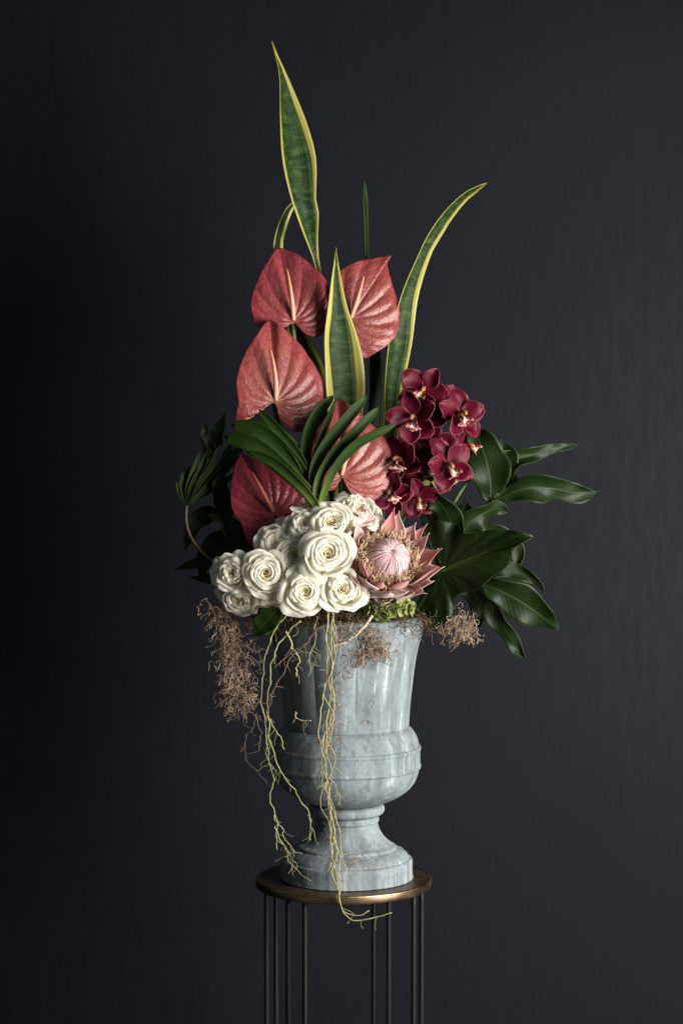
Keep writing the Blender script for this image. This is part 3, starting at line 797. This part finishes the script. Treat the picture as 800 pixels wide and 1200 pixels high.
for ri, (n, wd, prof, m, ph) in enumerate(rows):
    vs = [bract_mesh(0, wd * s, prof, W[m], sd=s * 9) for s in (.9, 1.0, 1.12)]
    for k in range(n):
        o = link("bract", vs[k % 3], pro, thick=0.0008)
        a = (k + ph + R.uniform(-.22, .22)) * 2 * math.pi / n
        o.rotation_euler = (R.uniform(-.16, .16), R.uniform(-.20, .14), a)
        s = R.uniform(.82, 1.12); o.scale = (R.uniform(.92, 1.06), s, R.uniform(.88, 1.1))
def dome_p(a, v, lift=0):
    th = v * 1.57; rr_ = (.041 + lift) * math.cos(th) ** .95; zz = .032 + (.038 + lift) * math.sin(th)
    return Vector((rr_ * math.cos(a), rr_ * math.sin(a), zz))
link("flower_dome", MB().grid(lambda u, v: dome_p(u * 6.2832, v * .995), 40, 12, wrap=True).mesh("flower_dome", W['dome']), pro)
mb = MB()
for k in range(240):
    a = k * 2.39996; tw = R.uniform(.1, .35); vs = R.uniform(-.05, .06); ve = R.uniform(.80, .99)
    pts = [dome_p(a + tw * i / 7, lerp(vs, ve, i / 7), .0012 + R.uniform(-.0002, .0006)) for i in range(8)]
    mb.tube(pts, [lerp(.00115, .0006, i / 7) for i in range(8)], 4, R.random())
o = link("styles", mb.mesh("styles", W['domehair']), pro); o["kind"] = "stuff"
mb = MB()
for k in range(820):
    a = R.uniform(0, 6.2832); r0 = R.uniform(.036, .054); r1 = r0 + R.uniform(-.004, .014); h = R.uniform(.010, .036) + (r0 - .036) * 0.7
    a2 = a + R.uniform(-.16, .16)
    p0 = Vector((r0*math.cos(a), r0*math.sin(a), .008)); p3 = Vector((r1*math.cos(a2), r1*math.sin(a2), .014 + h))
    pm = (p0 + p3) / 2 + Vector((R.uniform(-.004, .004), R.uniform(-.004, .004), .002))
    hook = p3 + Vector((R.uniform(-.005, .003) * math.cos(a2) + R.uniform(-.003, .003), R.uniform(-.005, .003) * math.sin(a2) + R.uniform(-.003, .003), R.uniform(.0, .007)))
    w0 = R.uniform(.0006, .0011)
    mb.tube(cat([p0, pm, p3, hook], 8), [w0, w0, w0*1.1, w0*1.2, w0*1.3, w0*1.3, w0*.9, w0*.25], 4, R.random())
o = link("stamen_ring", mb.mesh("stamen_ring", W['stamen']), pro); o["kind"] = "stuff"
link("receptacle", MB().grid(lambda u, v: Vector((.048*math.sin(v*1.9)*math.cos(u*6.283), .048*math.sin(v*1.9)*math.sin(u*6.283), -.028 + .045*v)), 24, 8, wrap=True).mesh("receptacle", W['stamen']), pro)
rm = Matrix.LocRotScale(pro.location, pro.rotation_euler, pro.scale).inverted()
mb = MB().tube(stem_to_heart(pc - pd * .08, -pd, 0, .5, 14), 6 * M, 10); mb.v = [rm @ q for q in mb.v]
link("stem", mb.mesh("stem", W['bstem']), pro)

# ---------------------------------------------------------------- orchid spray
def tepal_mesh(L, wd, cup, back, seed):
    def fn(u, v):
        x = (u - .5) * 2
        hw = wd * (math.sin(math.pi * clamp(v ** .85 * .93 + .035)) ** .62) * (0.55 + .45 * smooth(0, .5, v))
        zz = back * v * v * L + cup * hw * x * x + .0022 * math.sin(5*v + seed + 2.5*x) - .004 * smooth(.75, 1, v)
        return (hw * x, .004 + L * v, zz)
    return MB().grid(fn, 8, 14).mesh("tepal", W['orchid'])
TP = [tepal_mesh(.0435, .0198, .30, -.06, 1), tepal_mesh(.0425, .0182, .42, .14, 3), tepal_mesh(.0450, .0205, .28, .20, 5)]
def lipf(u, v):
    x = (u - .5) * 2
    side = smooth(.05, .35, v) * (1 - smooth(.55, .75, v))
    hw = .0075 + .0045 * side + .0035 * smooth(.65, .9, v) * (1 - smooth(.93, 1.0, v) * .6)
    zz = .010 + .016 * math.sin(min(1, v / .7) * 1.9) + side * .013 * x * x - .012 * smooth(.7, 1, v)
    return (hw * x, .002 - .026 * v, zz + .001 * math.sin(x * 9 + v * 8) * v)
lip_me = MB().grid(lipf, 12, 16).mesh("lip", W['lip'])
colm = MB().tube(cat([Vector((0, .002, -.012)), Vector((0, .003, .004)), Vector((0, .006, .014)), Vector((0, .003, .024)), Vector((0, -.001, .027))], 14), [.0030, .0032, .0034, .0036, .0036, .0036, .0036, .0036, .0037, .0038, .004, .0042, .0038, .002], 10).mesh("blossom", W['column'])
orc = thing("orchid_spray", HEART + Vector((.03, .0, 0)), "spray of burgundy orchid blossoms with pale edged petals", "orchid")
ostem = cat([HEART + Vector((.03, 0, 0)), P(452, 650, .01), P(474, 590, .0), P(492, 540, -.01), P(507, 500, -.015), P(512, 470, -.02), P(508, 448, -.03)], 60)
part("stem", MB().tube(ostem, [lerp(3.2, 1.7, i / 59) * M for i in range(60)], 8), W['gstem'], orc)
for (px, py, y, d, roll, s, ti) in (
    (495, 458, -.060, (-.10, -1, .02), -.5, 1.1, 48),
    (486, 491, -.070, (-.28, -1, .02), .25, 1.12, 40),
    (536, 487, -.055, (.5, -.85, .12), -.10, 1.1, 46),
    (523, 546, -.080, (.38, -.95, -.08), .35, 1.15, 34),
    (472, 540, -.060, (-.6, -.7, .05), .5, 1.1, 28),
    (460, 579, -.060, (-.30, -1, .10), .8, 1.0, 18),
    (489, 585, -.050, (.15, -1, -.15), .3, .95, 20),
    (505, 520, -.035, (.1, -1, .2), 1.0, 1.1, 32),
    (512, 478, -.020, (.2, -1, .25), .6, 1.1, 44),
    (500, 558, -.030, (-.1, -1, .0), 1.9, 1.1, 26),
    (545, 520, -.010, (.6, -.8, -.2), .9, 1.0, 36),
):
    o = link("blossom", colm, orc)
    pos = P(px, py, y)
    o.location = pos - Vector(orc.location); o.rotation_euler = facing(d, roll); o.scale = (s, s, s)
    for k, (ang, tm) in enumerate(((0, 0), (1.22, 2), (-1.22, 2), (2.42, 1), (-2.42, 1))):
        c = link("tepal", TP[tm], o, thick=0.0009)
        c.rotation_euler = (R.uniform(-.10, .42), R.uniform(-.28, .28), ang + R.uniform(-.16, .16)); c.scale = (R.uniform(.86, 1.08), R.uniform(.9, 1.08), 1)
    lo = link("lip", lip_me, o, thick=0.0009); lo.scale = (.88, .85, .9)
    tgt = ostem[ti]; bk = pos - Vector(d).normalized() * .012 * s
    part("pedicel", MB().tube(cat([tgt, tgt.lerp(bk, .5) + Vector((0, .01, .004)), bk], 10), 1.5 * M, 7), W['gstem'], orc)

# ---------------------------------------------------------------- big leaves beside the orchids
GL = "large dark glossy leaves beside the orchids"
def arrow_leaf(center, outline, y0, a, b, cup, label, m, seed, wave=.012, extra=None, pet=None):
    mbx, at, nrm = polar_surface(center, outline, y0, a, b, cup, 0, .0012, .5, .3, rings=22, n=130, rimwave=wave, seed=seed, extra=extra)
    # remap uv: u across the midrib, v along it
    cx, cy = center; tx, ty = outline[0][0] - cx, outline[0][1] - cy; L = math.hypot(tx, ty); tx /= L; ty /= L
    c = at(*center)
    root = thing("arrow_leaf", c, label, "leaf", GL)
    ex = (at(cx + tx, cy + ty) - c).normalized(); sx = (at(cx - ty, cy + tx) - c).normalized()
    for fi, f in enumerate(mbx.f):
        mbx.uv[fi] = [(.5 + (mbx.v[i] - c).dot(sx) / (120 * M), .5 + (mbx.v[i] - c).dot(ex) / (2.2 * L * M)) for i in f]
    part("blade", mbx, m, root, thick=0.0011)
    tip = at(outline[0][0], outline[0][1])
    part("stem", MB().tube(pet if pet else stem_to_heart(c - nrm * .002, (-nrm + Vector((-.5, 0, -.3))).normalized(), 0), 2.4 * M, 8), W['gstem'], root)
    return root
L1 = [(627, 627.5, .02), (612, 623.5), (592, 620.5), (574, 620.8), (558, 624.5), (544, 624.5), (532, 615), (518, 609.5), (503, 609), (496, 614), (497, 622), (503, 633), (508, 646), (507, 662), (498, 676), (490, 694), (485.5, 715), (484, 728), (488, 736), (503, 737.5), (518, 733), (528, 722), (530, 706), (536, 697), (548, 693), (560, 692), (570, 684), (580, 674), (592, 665), (598, 655), (603, 643), (614, 635)]
arrow_leaf((520, 668), L1, -.085, -.55, .10, .35, "biggest dark arrow shaped leaf spreading beside the protea", W['leaf'], 4, .024)
L3 = [(640, 600, .02), (615, 596), (598, 590), (600, 570), (606, 545), (598, 528), (585, 520), (572, 512), (560, 503), (552, 498), (549, 512), (549, 535), (548, 552), (556, 553), (566, 548), (573, 556), (576, 572), (574, 588), (580, 592), (600, 598), (620, 602)]
def lobed_leaf(base, lobes, label, stem, m='leaf'):
    root = thing("lobed_leaf", P(*base), label, "leaf", GL)
    for (mid, w, roll, rolltip, fold, wave) in lobes:
        part("lobe", blade([base] + mid, scaled([(0, .12), (.12, .5), (.42, 1.0), (.72, .72), (.92, .27), (1, 0.0)], w), roll, fold, wave, 12, 36, seed=R.random()*6, wavef=2.1, rolltip=rolltip), W[m], root, thick=0.0011)
    part("stem", MB().tube(cat([P(*q) for q in stem] + [HEART], 24), 2.4 * M, 8), W['gstem'], root)
    return root
lobed_leaf((562, 684, -.06), [
    ([(590, 694, -.07), (622, 713, -.06), (655, 739, -.03)], 23, .2, .5, .25, .007),
    ([(588, 668, -.05), (612, 672, -.045), (630, 683, -.05), (638, 696, -.055)], 9.5, -.5, .6, .4, .006),
    ([(572, 705, -.06), (586, 730, -.065), (601, 752, -.06), (614.5, 773, -.04)], 12, .7, .3, .35, .008),
], "dark lobed leaf with three pointed lobes drooping below the biggest leaf", [(562, 684, -.06), (540, 690, -.03)])
lobed_leaf((574, 590, -.02), [
    ([(610, 574, -.03), (645, 572, -.02), (672, 577, .0), (704, 574, .03)], 17, -.35, .9, .4, .011),
    ([(575, 570, -.03), (572, 548, -.03), (564, 522, -.02), (551, 499, .0)], 26, .15, -.2, .25, .009),
    ([(590, 562, .0), (602, 541, .01), (625, 533, .02), (650, 525, .03), (677, 521, .05)], 10, -.7, .5, .45, .009),
    ([(583, 572, -.01), (586, 552, .0), (590, 536, .01), (586, 514, .02)], 22, .2, .2, .3, .008),
], "lobed leaf with two long wavy lobes reaching out past the orchids", [(574, 590, -.02), (562, 610, -.01), (535, 650, .0)])
lobed_leaf((540, 640, -.03), [
    ([(545, 620, -.045), (560, 605, -.045), (582, 596, -.03), (596, 600, -.01)], 17, .3, .9, .2, .008),
    ([(530, 615, -.05), (520, 595, -.055), (505, 583, -.05), (490, 586, -.03)], 16, -.2, -.6, .3, .009),
    ([(562, 628, -.02), (590, 632, -.01), (606, 648, .0), (602, 672, .0)], 14, -.3, .3, .3, .005),
], "black green leaf in deep shade between the orchids and the biggest leaf", [(540, 640, -.03), (520, 670, -.01)])
lobed_leaf((520, 650, -.01), [
    ([(530, 625, -.01), (540, 605, -.01), (545, 585, .0)], 20, .2, .4, .3, .008),
    ([(545, 655, .0), (575, 660, .01), (595, 650, .02), (612, 660, .02)], 18, -.2, .3, .3, .008),
    ([(545, 680, -.01), (558, 700, -.01), (562, 722, -.01), (556, 738, .0)], 15, .3, .1, .3, .006),
    ([(510, 620, -.02), (503, 600, -.02), (500, 580, -.01)], 16, -.2, .2, .3, .006),
], "blackish leaf hidden furthest back behind the biggest leaf", [(520, 650, -.01), (490, 690, .0)])
r_ = thing("lime_leaf", P(470, 600, -.02), "pale lime green leaf lying just under the orchid blossoms", "leaf")
part("blade", blade([(478, 580, -.03), (500, 570, -.035), (525, 563, -.03), (548, 556, -.01)], scaled(LANCE, 9), .2, .2), W['leaf_lime'], r_, thick=0.001)
part("stem", MB().tube(cat([P(478, 580, -.03), P(460, 605, -.02), P(440, 660, -.01), HEART], 14), 1.8*M, 6), W['gstem'], r_)
r_ = thing("young_leaf", P(557, 552, .0), "small dark leaf with a slanting pale stalk behind the orchids", "leaf", GL)
part("blade", blade([(557, 551, .0), (580, 540, .01), (600, 533, .02), (612, 540, .03)], scaled(LANCE, 10), .5, .3, .003), W['leaf_mid'], r_, thick=0.001)
part("stem", MB().tube(cat([P(557, 551, .0), P(545, 568, .0), P(534, 585, .0), P(510, 630, .0), HEART], 18), 2.0*M, 7), W['gstem'], r_)

# ---------------------------------------------------------------- shaded foliage by the dark anthurium
r_ = thing("palm_leaf", P(219, 592, .0), "pleated fan palm leaf on a thin brown stalk in the shade", "leaf")
for (mid, w, roll) in (
    ([(213, 580, -.01), (209, 572, -.02), (206.5, 565, -.03)], 5, .3),
    ([(217, 575, -.015), (219, 560, -.02), (223, 545, -.025)], 6, -.3),
    ([(222, 570, -.02), (228, 550, -.025), (234.5, 529, -.025)], 6.5, .3),
    ([(226, 568, -.02), (237, 546, -.02), (247, 523, -.02)], 6.5, -.3),
    ([(230, 568, -.01), (245, 545, -.01), (259, 520, -.01)], 6.5, .35),
    ([(234, 570, .0), (254, 548, .0), (271, 525, .0)], 6, -.35),
    ([(238, 574, .01), (260, 553, .01), (281, 529, .01)], 6, .3),
    ([(238, 580, .02), (262, 565, .02), (286, 548, .02)], 5, -.3),
    ([(215, 578, -.012), (213, 566, -.02), (214, 553, -.028)], 5, .5),
    ([(224, 570, -.02), (232, 552, -.022), (240, 533, -.02)], 5, .7),
    ([(228, 568, -.012), (241, 548, -.012), (252, 530, -.015)], 5, -.6),
    ([(232, 570, .006), (250, 550, .006), (264, 532, .006)], 5, .6),
):
    part("leaflet", blade([(219, 592, .0)] + mid, scaled([(0, .25), (.35, .85), (.65, .85), (.85, .5), (1, .02)], w * .85), roll, .5, nv=20, nu=6), W['palm'], r_, thick=0.0009)
part("stem", MB().tube(cat([P(219, 592, .0), P(218, 610, .0), P(224, 630, .0), P(238, 648, .0), P(265, 668, -.01), P(330, 705, -.03), HEART], 30), 2.0*M, 7), W['bstem'], r_)
dark = thing("shaded_branch", P(300, 660, .03), "dark leafy branch in deep shade behind the outermost roses and red anthurium", "foliage")
bstem = cat([HEART, P(330, 690, .03), P(295, 650, .04), P(262, 600, .05), P(250, 545, .06), P(252, 510, .07)], 30)
part("stem", MB().tube(bstem, 2.4*M, 7), W['bstem'], dark)
for (mid, w, roll) in (
    ([(252, 545, .06), (243, 520, .05), (238, 500, .05), (232, 490, .05)], 8, .3),
    ([(252, 540, .06), (254, 515, .06), (259, 498, .06), (264, 484, .06)], 9, -.3),
    ([(256, 560, .06), (270, 535, .05), (282, 515, .05), (296, 500, .05)], 10, .2),
    ([(262, 600, .05), (240, 605, .02), (225, 622, .01), (217, 645, .01)], 13, .4),
    ([(275, 620, .05), (255, 635, .02), (240, 655, .01), (236, 682, .01)], 13, .1),
    ([(285, 640, .04), (258, 648, .02), (230, 660, .01), (203, 668, .01)], 9, .5),
    ([(270, 610, .04), (262, 585, .01), (258, 565, .0), (262, 545, .0)], 12, -.2),
    ([(290, 645, .03), (275, 625, .0), (262, 610, -.01), (243, 603, -.01)], 14, .3),
    ([(305, 660, .02), (285, 655, -.01), (268, 645, -.02), (248, 646, -.02)], 13, .2),
    ([(300, 655, .02), (288, 635, -.01), (276, 622, -.015), (268, 600, -.015)], 12, -.3),
    ([(300, 665, .02), (270, 668, .0), (245, 678, .0), (222, 676, .0)], 9, .3),
):
    part("leaf", blade(mid, scaled(LANCE, w), roll, .25, .003, seed=R.random()*6, nv=22), W['leaf'], dark, thick=0.001)
r_ = thing("rose_leaf", P(325, 712, -.13), "single dark green leaf hanging under the roses by the urn rim", "leaf")
part("blade", blade([(328, 712, -.145), (318, 722, -.155), (308, 733, -.155), (297, 746, -.15)], scaled(LANCE, 17), .5, .2, .002), W['leaf_mid'], r_, thick=0.0009)
part("stem", MB().tube(cat([P(328, 712, -.145), P(350, 705, -.11), HEART], 10), 1.3*M, 6), W['gstem'], r_)

# ---------------------------------------------------------------- green hydrangea
hc = P(456, 712, -.135)
hyd = thing("green_hydrangea", hc, "small ruffled lime green hydrangea head tucked under the protea", "flower")
def hpet(u, v):
    x = (u - .5) * 2; hw = .0075 * math.sin(math.pi * clamp(v * .9 + .06)) ** .6
    return (hw * x, .0008 + .0125 * v, .003 * v * v + .22 * hw * x * x + .0008 * math.sin(9 * x + 5 * v))
hm = MB()
for k in range(4):
    q = MB().grid(hpet, 5, 6); rot = Matrix.Rotation(k * 1.5708, 3, 'Z') @ Matrix.Rotation(R.uniform(-.3, .4), 3, 'X')
    b0 = len(hm.v); hm.v += [rot @ w_ for w_ in q.v]; hm.f += [tuple(i + b0 for i in f) for f in q.f]; hm.uv += q.uv
hme = hm.mesh("floret", W['hyd'])
for k in range(34):
    d = Vector((R.gauss(0, .8), -abs(R.gauss(.7, .4)), R.gauss(-.2, .5))).normalized()
    o = link("floret", hme, hyd)
    o.location = Vector((d.x * .044, d.y * .028, d.z * .021)); o.rotation_euler = facing(d + Vector((R.uniform(-.4, .4), R.uniform(-.4, .4), R.uniform(-.4, .4))), R.uniform(0, 3))
    s = R.uniform(.75, 1.15); o.scale = (s, s, s)
part("stem", MB().tube(cat([hc, hc.lerp(HEART, .5) + Vector((0, 0, .01)), HEART], 10), 2.2*M, 7), W['gstem'], hyd)

# ---------------------------------------------------------------- spanish moss
def squiggle(p, d, length, n, curl, rng, hang=.35):
    pts = [p.copy()]; q = p.copy(); d = d.normalized(); step = length / n
    ax = Vector((rng.gauss(0, 1), rng.gauss(0, 1), rng.gauss(0, 1))).normalized()
    for i in range(n):
        if rng.random() < .22: ax = Vector((rng.gauss(0, 1), rng.gauss(0, 1), rng.gauss(0, 1))).normalized()
        d = (Matrix.Rotation(rng.uniform(.2, 1.0) * curl, 3, ax) @ d)
        d = (d + Vector((0, 0, -hang)) * .3).normalized()
        q = q + d * step; pts.append(q.copy())
    return pts
def moss(label, seeds, m, rad=(.00042, .00080), curl=.9, hang=.35, ln=(.03, .07), name="spanish_moss", group="spanish moss clumps"):
    rng = random.Random(len(label) * 7 + len(seeds))
    mb = MB()
    for (c, sx, sy, sz, n) in seeds:
        c0 = P(*c)
        for k in range(int(n * 1.15)):
            p = c0 + Vector((rng.gauss(0, sx * M), rng.gauss(0, sy * M), rng.gauss(0, sz * M)))
            d = Vector((rng.gauss(0, 1), rng.gauss(0, 1), rng.gauss(-.6, 1)))
            mb.tube(squiggle(p, d, rng.uniform(*ln), 16, curl, rng, hang), rng.uniform(*rad), 3, rng.random(), cap=False)
    return tag(part(name, mb, W[m]), label, "moss", group, "stuff")
moss("greyish brown spanish moss clump hanging down beside the urn under the outermost roses",
     [((250, 706, -.07), 5, 10, 7, 45), ((256, 722, -.08), 6, 10, 9, 70), ((266, 742, -.08), 8, 10, 12, 100), ((268, 765, -.08), 7, 9, 13, 100), ((271, 788, -.08), 7, 8, 12, 90), ((280, 808, -.08), 8, 8, 9, 75), ((290, 822, -.08), 6, 6, 7, 45), ((287, 770, -.08), 9, 8, 18, 70), ((276, 828, -.08), 4, 5, 5, 20)], 'moss', ln=(.018, .045), hang=.55)
moss("pale brown spanish moss tuft draped over the urn front below the hydrangea",
     [((434, 742, -.150), 10, 4, 7, 70), ((440, 757, -.142), 10, 3, 7, 75), ((428, 765, -.137), 9, 3, 5, 60), ((415, 774, -.133), 7, 3, 4, 35), ((403, 785, -.130), 5, 2, 5, 25), ((452, 762, -.135), 4, 2, 6, 25), ((410, 738, -.155), 12, 4, 6, 50)], 'moss', ln=(.016, .036), hang=.2)
moss("small curly tan moss tuft poking out below the biggest leaf",
     [((530, 728, -.06), 9, 8, 6, 50), ((538, 740, -.06), 10, 8, 7, 65), ((548, 733, -.06), 7, 6, 7, 40)], 'moss', rad=(.0004, .0008), ln=(.022, .045), hang=.3)
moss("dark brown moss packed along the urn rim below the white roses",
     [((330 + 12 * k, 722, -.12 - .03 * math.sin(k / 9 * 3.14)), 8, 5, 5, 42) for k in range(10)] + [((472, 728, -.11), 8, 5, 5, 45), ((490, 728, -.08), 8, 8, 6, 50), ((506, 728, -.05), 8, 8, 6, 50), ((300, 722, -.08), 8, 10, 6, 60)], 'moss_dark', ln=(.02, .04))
moss("thin reddish moss threads caught on the hanging roots against the urn bowl",
     [((392, 828, -.150), 4, 3, 9, 22), ((386, 850, -.153), 5, 3, 9, 26), ((383, 872, -.156), 4, 3, 7, 14)], 'moss', rad=(.0004, .0007), ln=(.012, .028), hang=.2)

# ---------------------------------------------------------------- hanging roots
def root_thing(label, strands, m, name="hanging_root"):
    """strands: (points, start radius px, end radius px); first strand is the main one"""
    rng = random.Random(len(label) * 13)
    o0 = P(*strands[0][0][0])
    r = thing(name, o0, label, "root", "roots hanging from the urn")
    for k, (pts, r0, r1) in enumerate(strands):
        n = max(14, int(len(pts) * 9)); sd = rng.random() * 99
        c = cat([P(*q) for q in pts], n)
        for i in range(1, n):
            e = mnoise.noise((i * .35, sd, 1)) * .0030 + mnoise.noise((i * .11, sd, 2)) * .008, mnoise.noise((i * .35, sd, 7)) * .003, mnoise.noise((i * .3, sd, 4)) * .0015
            c[i] = c[i] + Vector(e)
        rad = [.78 * lerp(r0, r1, (i / (n-1)) ** .8) * M * (1 + .25 * mnoise.noise((i * .8, sd, 3))) for i in range(n)]
        mb = MB().tube(c, rad, 7, rng.random())
        # short side rootlets
        for j in range(int(n * .15)):
            i = rng.randrange(3, n - 1)
            d = Vector((rng.gauss(0, 1), rng.gauss(0, .6), -1.2 + rng.gauss(0, .5)))
            mb.tube(squiggle(c[i], d, rng.uniform(.008, .034), 9, .4, rng, .2), .24 * M, 4, rng.random(), cap=False)
        part("strand" if k == 0 else "side_strand", mb, W[m], r)
    return r
root_thing("long greenish root hanging at the shaded side of the urn and forking near the stand", [
    ([(335, 721, -.15), (317.5, 745, -.145), (310, 777, -.125), (306, 808, -.115), (311, 836, -.11), (311, 857, -.11), (314, 889, -.115), (319, 910, -.115), (320.5, 949, -.11), (324, 974, -.11), (324, 996, -.11)], 1.3, .9),
    ([(321, 955, -.11), (329, 972, -.11), (336, 986, -.11), (344, 997, -.112), (353, 1000, -.115)], .9, .5),
    ([(322, 968, -.11), (330, 990, -.11), (342.5, 1014, -.115), (363, 1032, -.145)], .9, .6),
    ([(325, 985, -.11), (338, 1000, -.115), (345, 1012, -.118), (347, 1022, -.118)], .7, .35)], 'root')
root_thing("greenish root crossing the urn neck in a wavy line and ending above the foot", [
    ([(352.5, 728, -.16), (335, 742, -.15), (323, 759, -.145), (317.5, 791, -.13), (314, 819, -.125), (316, 847, -.125), (314, 864, -.125), (324, 896, -.125), (338, 918, -.125), (347, 932, -.12), (358, 949, -.11), (364, 967, -.10), (364, 985, -.10)], 1.3, .8),
    ([(316, 842, -.12), (323, 856, -.125), (333, 878, -.13)], 1.1, .8),
    ([(360, 955, -.11), (368, 975, -.10), (370, 983, -.10)], .6, .4),
    ([(315, 860, -.125), (311, 880, -.12), (318, 900, -.12), (328, 908, -.12)], .8, .5)], 'root')
root_thing("bundle of greenish roots falling straight down the urn front past the stand's rim", [
    ([(388, 716, -.175), (387, 750, -.168), (387, 790, -.162), (385, 830, -.165), (384, 870, -.172), (382, 900, -.172), (384, 930, -.165), (387, 960, -.16), (389, 1005, -.165), (395.6, 1042, -.18), (400, 1064, -.192), (414, 1078, -.195), (436, 1077, -.195), (460.6, 1069.5, -.195)], 1.35, .8),
    ([(383, 716, -.172), (383, 760, -.165), (382, 800, -.16), (376, 835, -.165), (374, 865, -.170), (379, 885, -.172), (385, 935, -.165), (391, 975, -.16), (397, 1010, -.165), (401, 1045, -.18), (404, 1066, -.19), (417, 1073, -.192), (434, 1067, -.19)], 1.1, .6),
    ([(390, 720, -.174), (391, 770, -.166), (389, 815, -.163), (387, 850, -.168), (383, 880, -.172), (381, 905, -.172), (389, 940, -.165), (394, 960, -.16), (400, 985, -.16), (404, 1015, -.165), (408, 1036, -.17)], 1.0, .5),
    ([(380, 905, -.171), (384, 940, -.165), (385, 965, -.162), (388, 990, -.163), (390, 1020, -.168), (393, 1040, -.178), (398, 1058, -.188)], 1.0, .7),
    ([(386, 845, -.168), (379, 870, -.172), (383, 905, -.172), (392, 918, -.17), (397, 930, -.166), (398, 945, -.162)], .8, .5),
    ([(386, 718, -.178), (380, 745, -.170), (390, 775, -.166), (381, 810, -.166), (390, 840, -.168), (378, 868, -.174), (388, 900, -.174), (383, 940, -.168), (393, 985, -.165), (391, 1020, -.172), (396, 1046, -.182)], .7, .4),
    ([(391, 722, -.176), (394, 760, -.168), (385, 800, -.165), (393, 830, -.167), (386, 862, -.173), (377, 895, -.174), (381, 925, -.170), (392, 950, -.165), (386, 990, -.165), (398, 1030, -.175)], .6, .35),
    ([(384, 870, -.174), (392, 888, -.174), (385, 915, -.172), (377, 938, -.168), (384, 965, -.164), (394, 1000, -.166), (400, 1020, -.17)], .6, .35)], 'root')
root_thing("thin brown root slanting across the urn neck behind the green ones", [
    ([(388, 727, -.168), (370, 742, -.165), (345, 768, -.15), (328, 795, -.14), (316, 822, -.13), (312, 845, -.125)], 1.1, .7),
    ([(322, 782, -.14), (345, 762, -.152), (362, 752, -.16)], .8, .6)], 'root_brown')
root_thing("thick pale cream root curving out over the urn rim", [
    ([(436, 722, -.175), (428, 733, -.172), (419, 742, -.168), (405, 752, -.158), (391, 756.5, -.152)], 1.9, 1.3)], 'root_pale')
root_thing("short hooked greenish root ending halfway down the urn neck", [
    ([(335, 740, -.155), (343, 757, -.15), (351, 773, -.145), (349, 783, -.142), (345.5, 793, -.14)], 1.4, 1.0)], 'root')
root_thing("short thread like root hanging between the hooked one and the bundle", [
    ([(370, 722, -.168), (367, 745, -.16), (366.5, 765, -.155), (362, 780, -.15), (359.5, 793, -.148)], .8, .5),
    ([(367, 758, -.157), (373, 770, -.153), (377, 778, -.15)], .6, .4)], 'root')
root_thing("wispy brown thread trailing from the hanging moss beside the urn bowl", [
    ([(301, 836, -.08), (297, 850, -.08), (289.5, 864, -.08), (291, 890, -.08), (300, 905, -.085), (314, 917, -.09)], .8, .45),
    ([(300, 838, -.08), (304, 855, -.085), (303, 880, -.085)], .5, .3)], 'root_brown')
root_thing("tiny pale curled thread clinging to the urn neck beside the bundle", [
    ([(346, 834, -.118), (353, 844, -.125), (366, 844, -.130)], .9, .6)], 'root_pale')
root_thing("thin tan thread arching over the urn foot", [
    ([(397, 1003, -.125), (405, 1001, -.115), (417, 1000, -.108), (429, 1005, -.115), (437, 1014, -.125), (445, 1021, -.130)], .7, .5),
    ([(402, 1009, -.13), (414, 1011, -.128), (422, 1006, -.12)], .5, .4)], 'root_brown')
root_thing("bent tan thread stuck to the urn neck near its shoulder", [
    ([(414, 822, -.118), (422, 832, -.117), (430, 843, -.118), (438, 849, -.121)], .8, .6),
    ([(420, 831, -.118), (430, 826, -.117), (438, 815, -.116), (434, 808, -.117)], .5, .4)], 'root_brown')
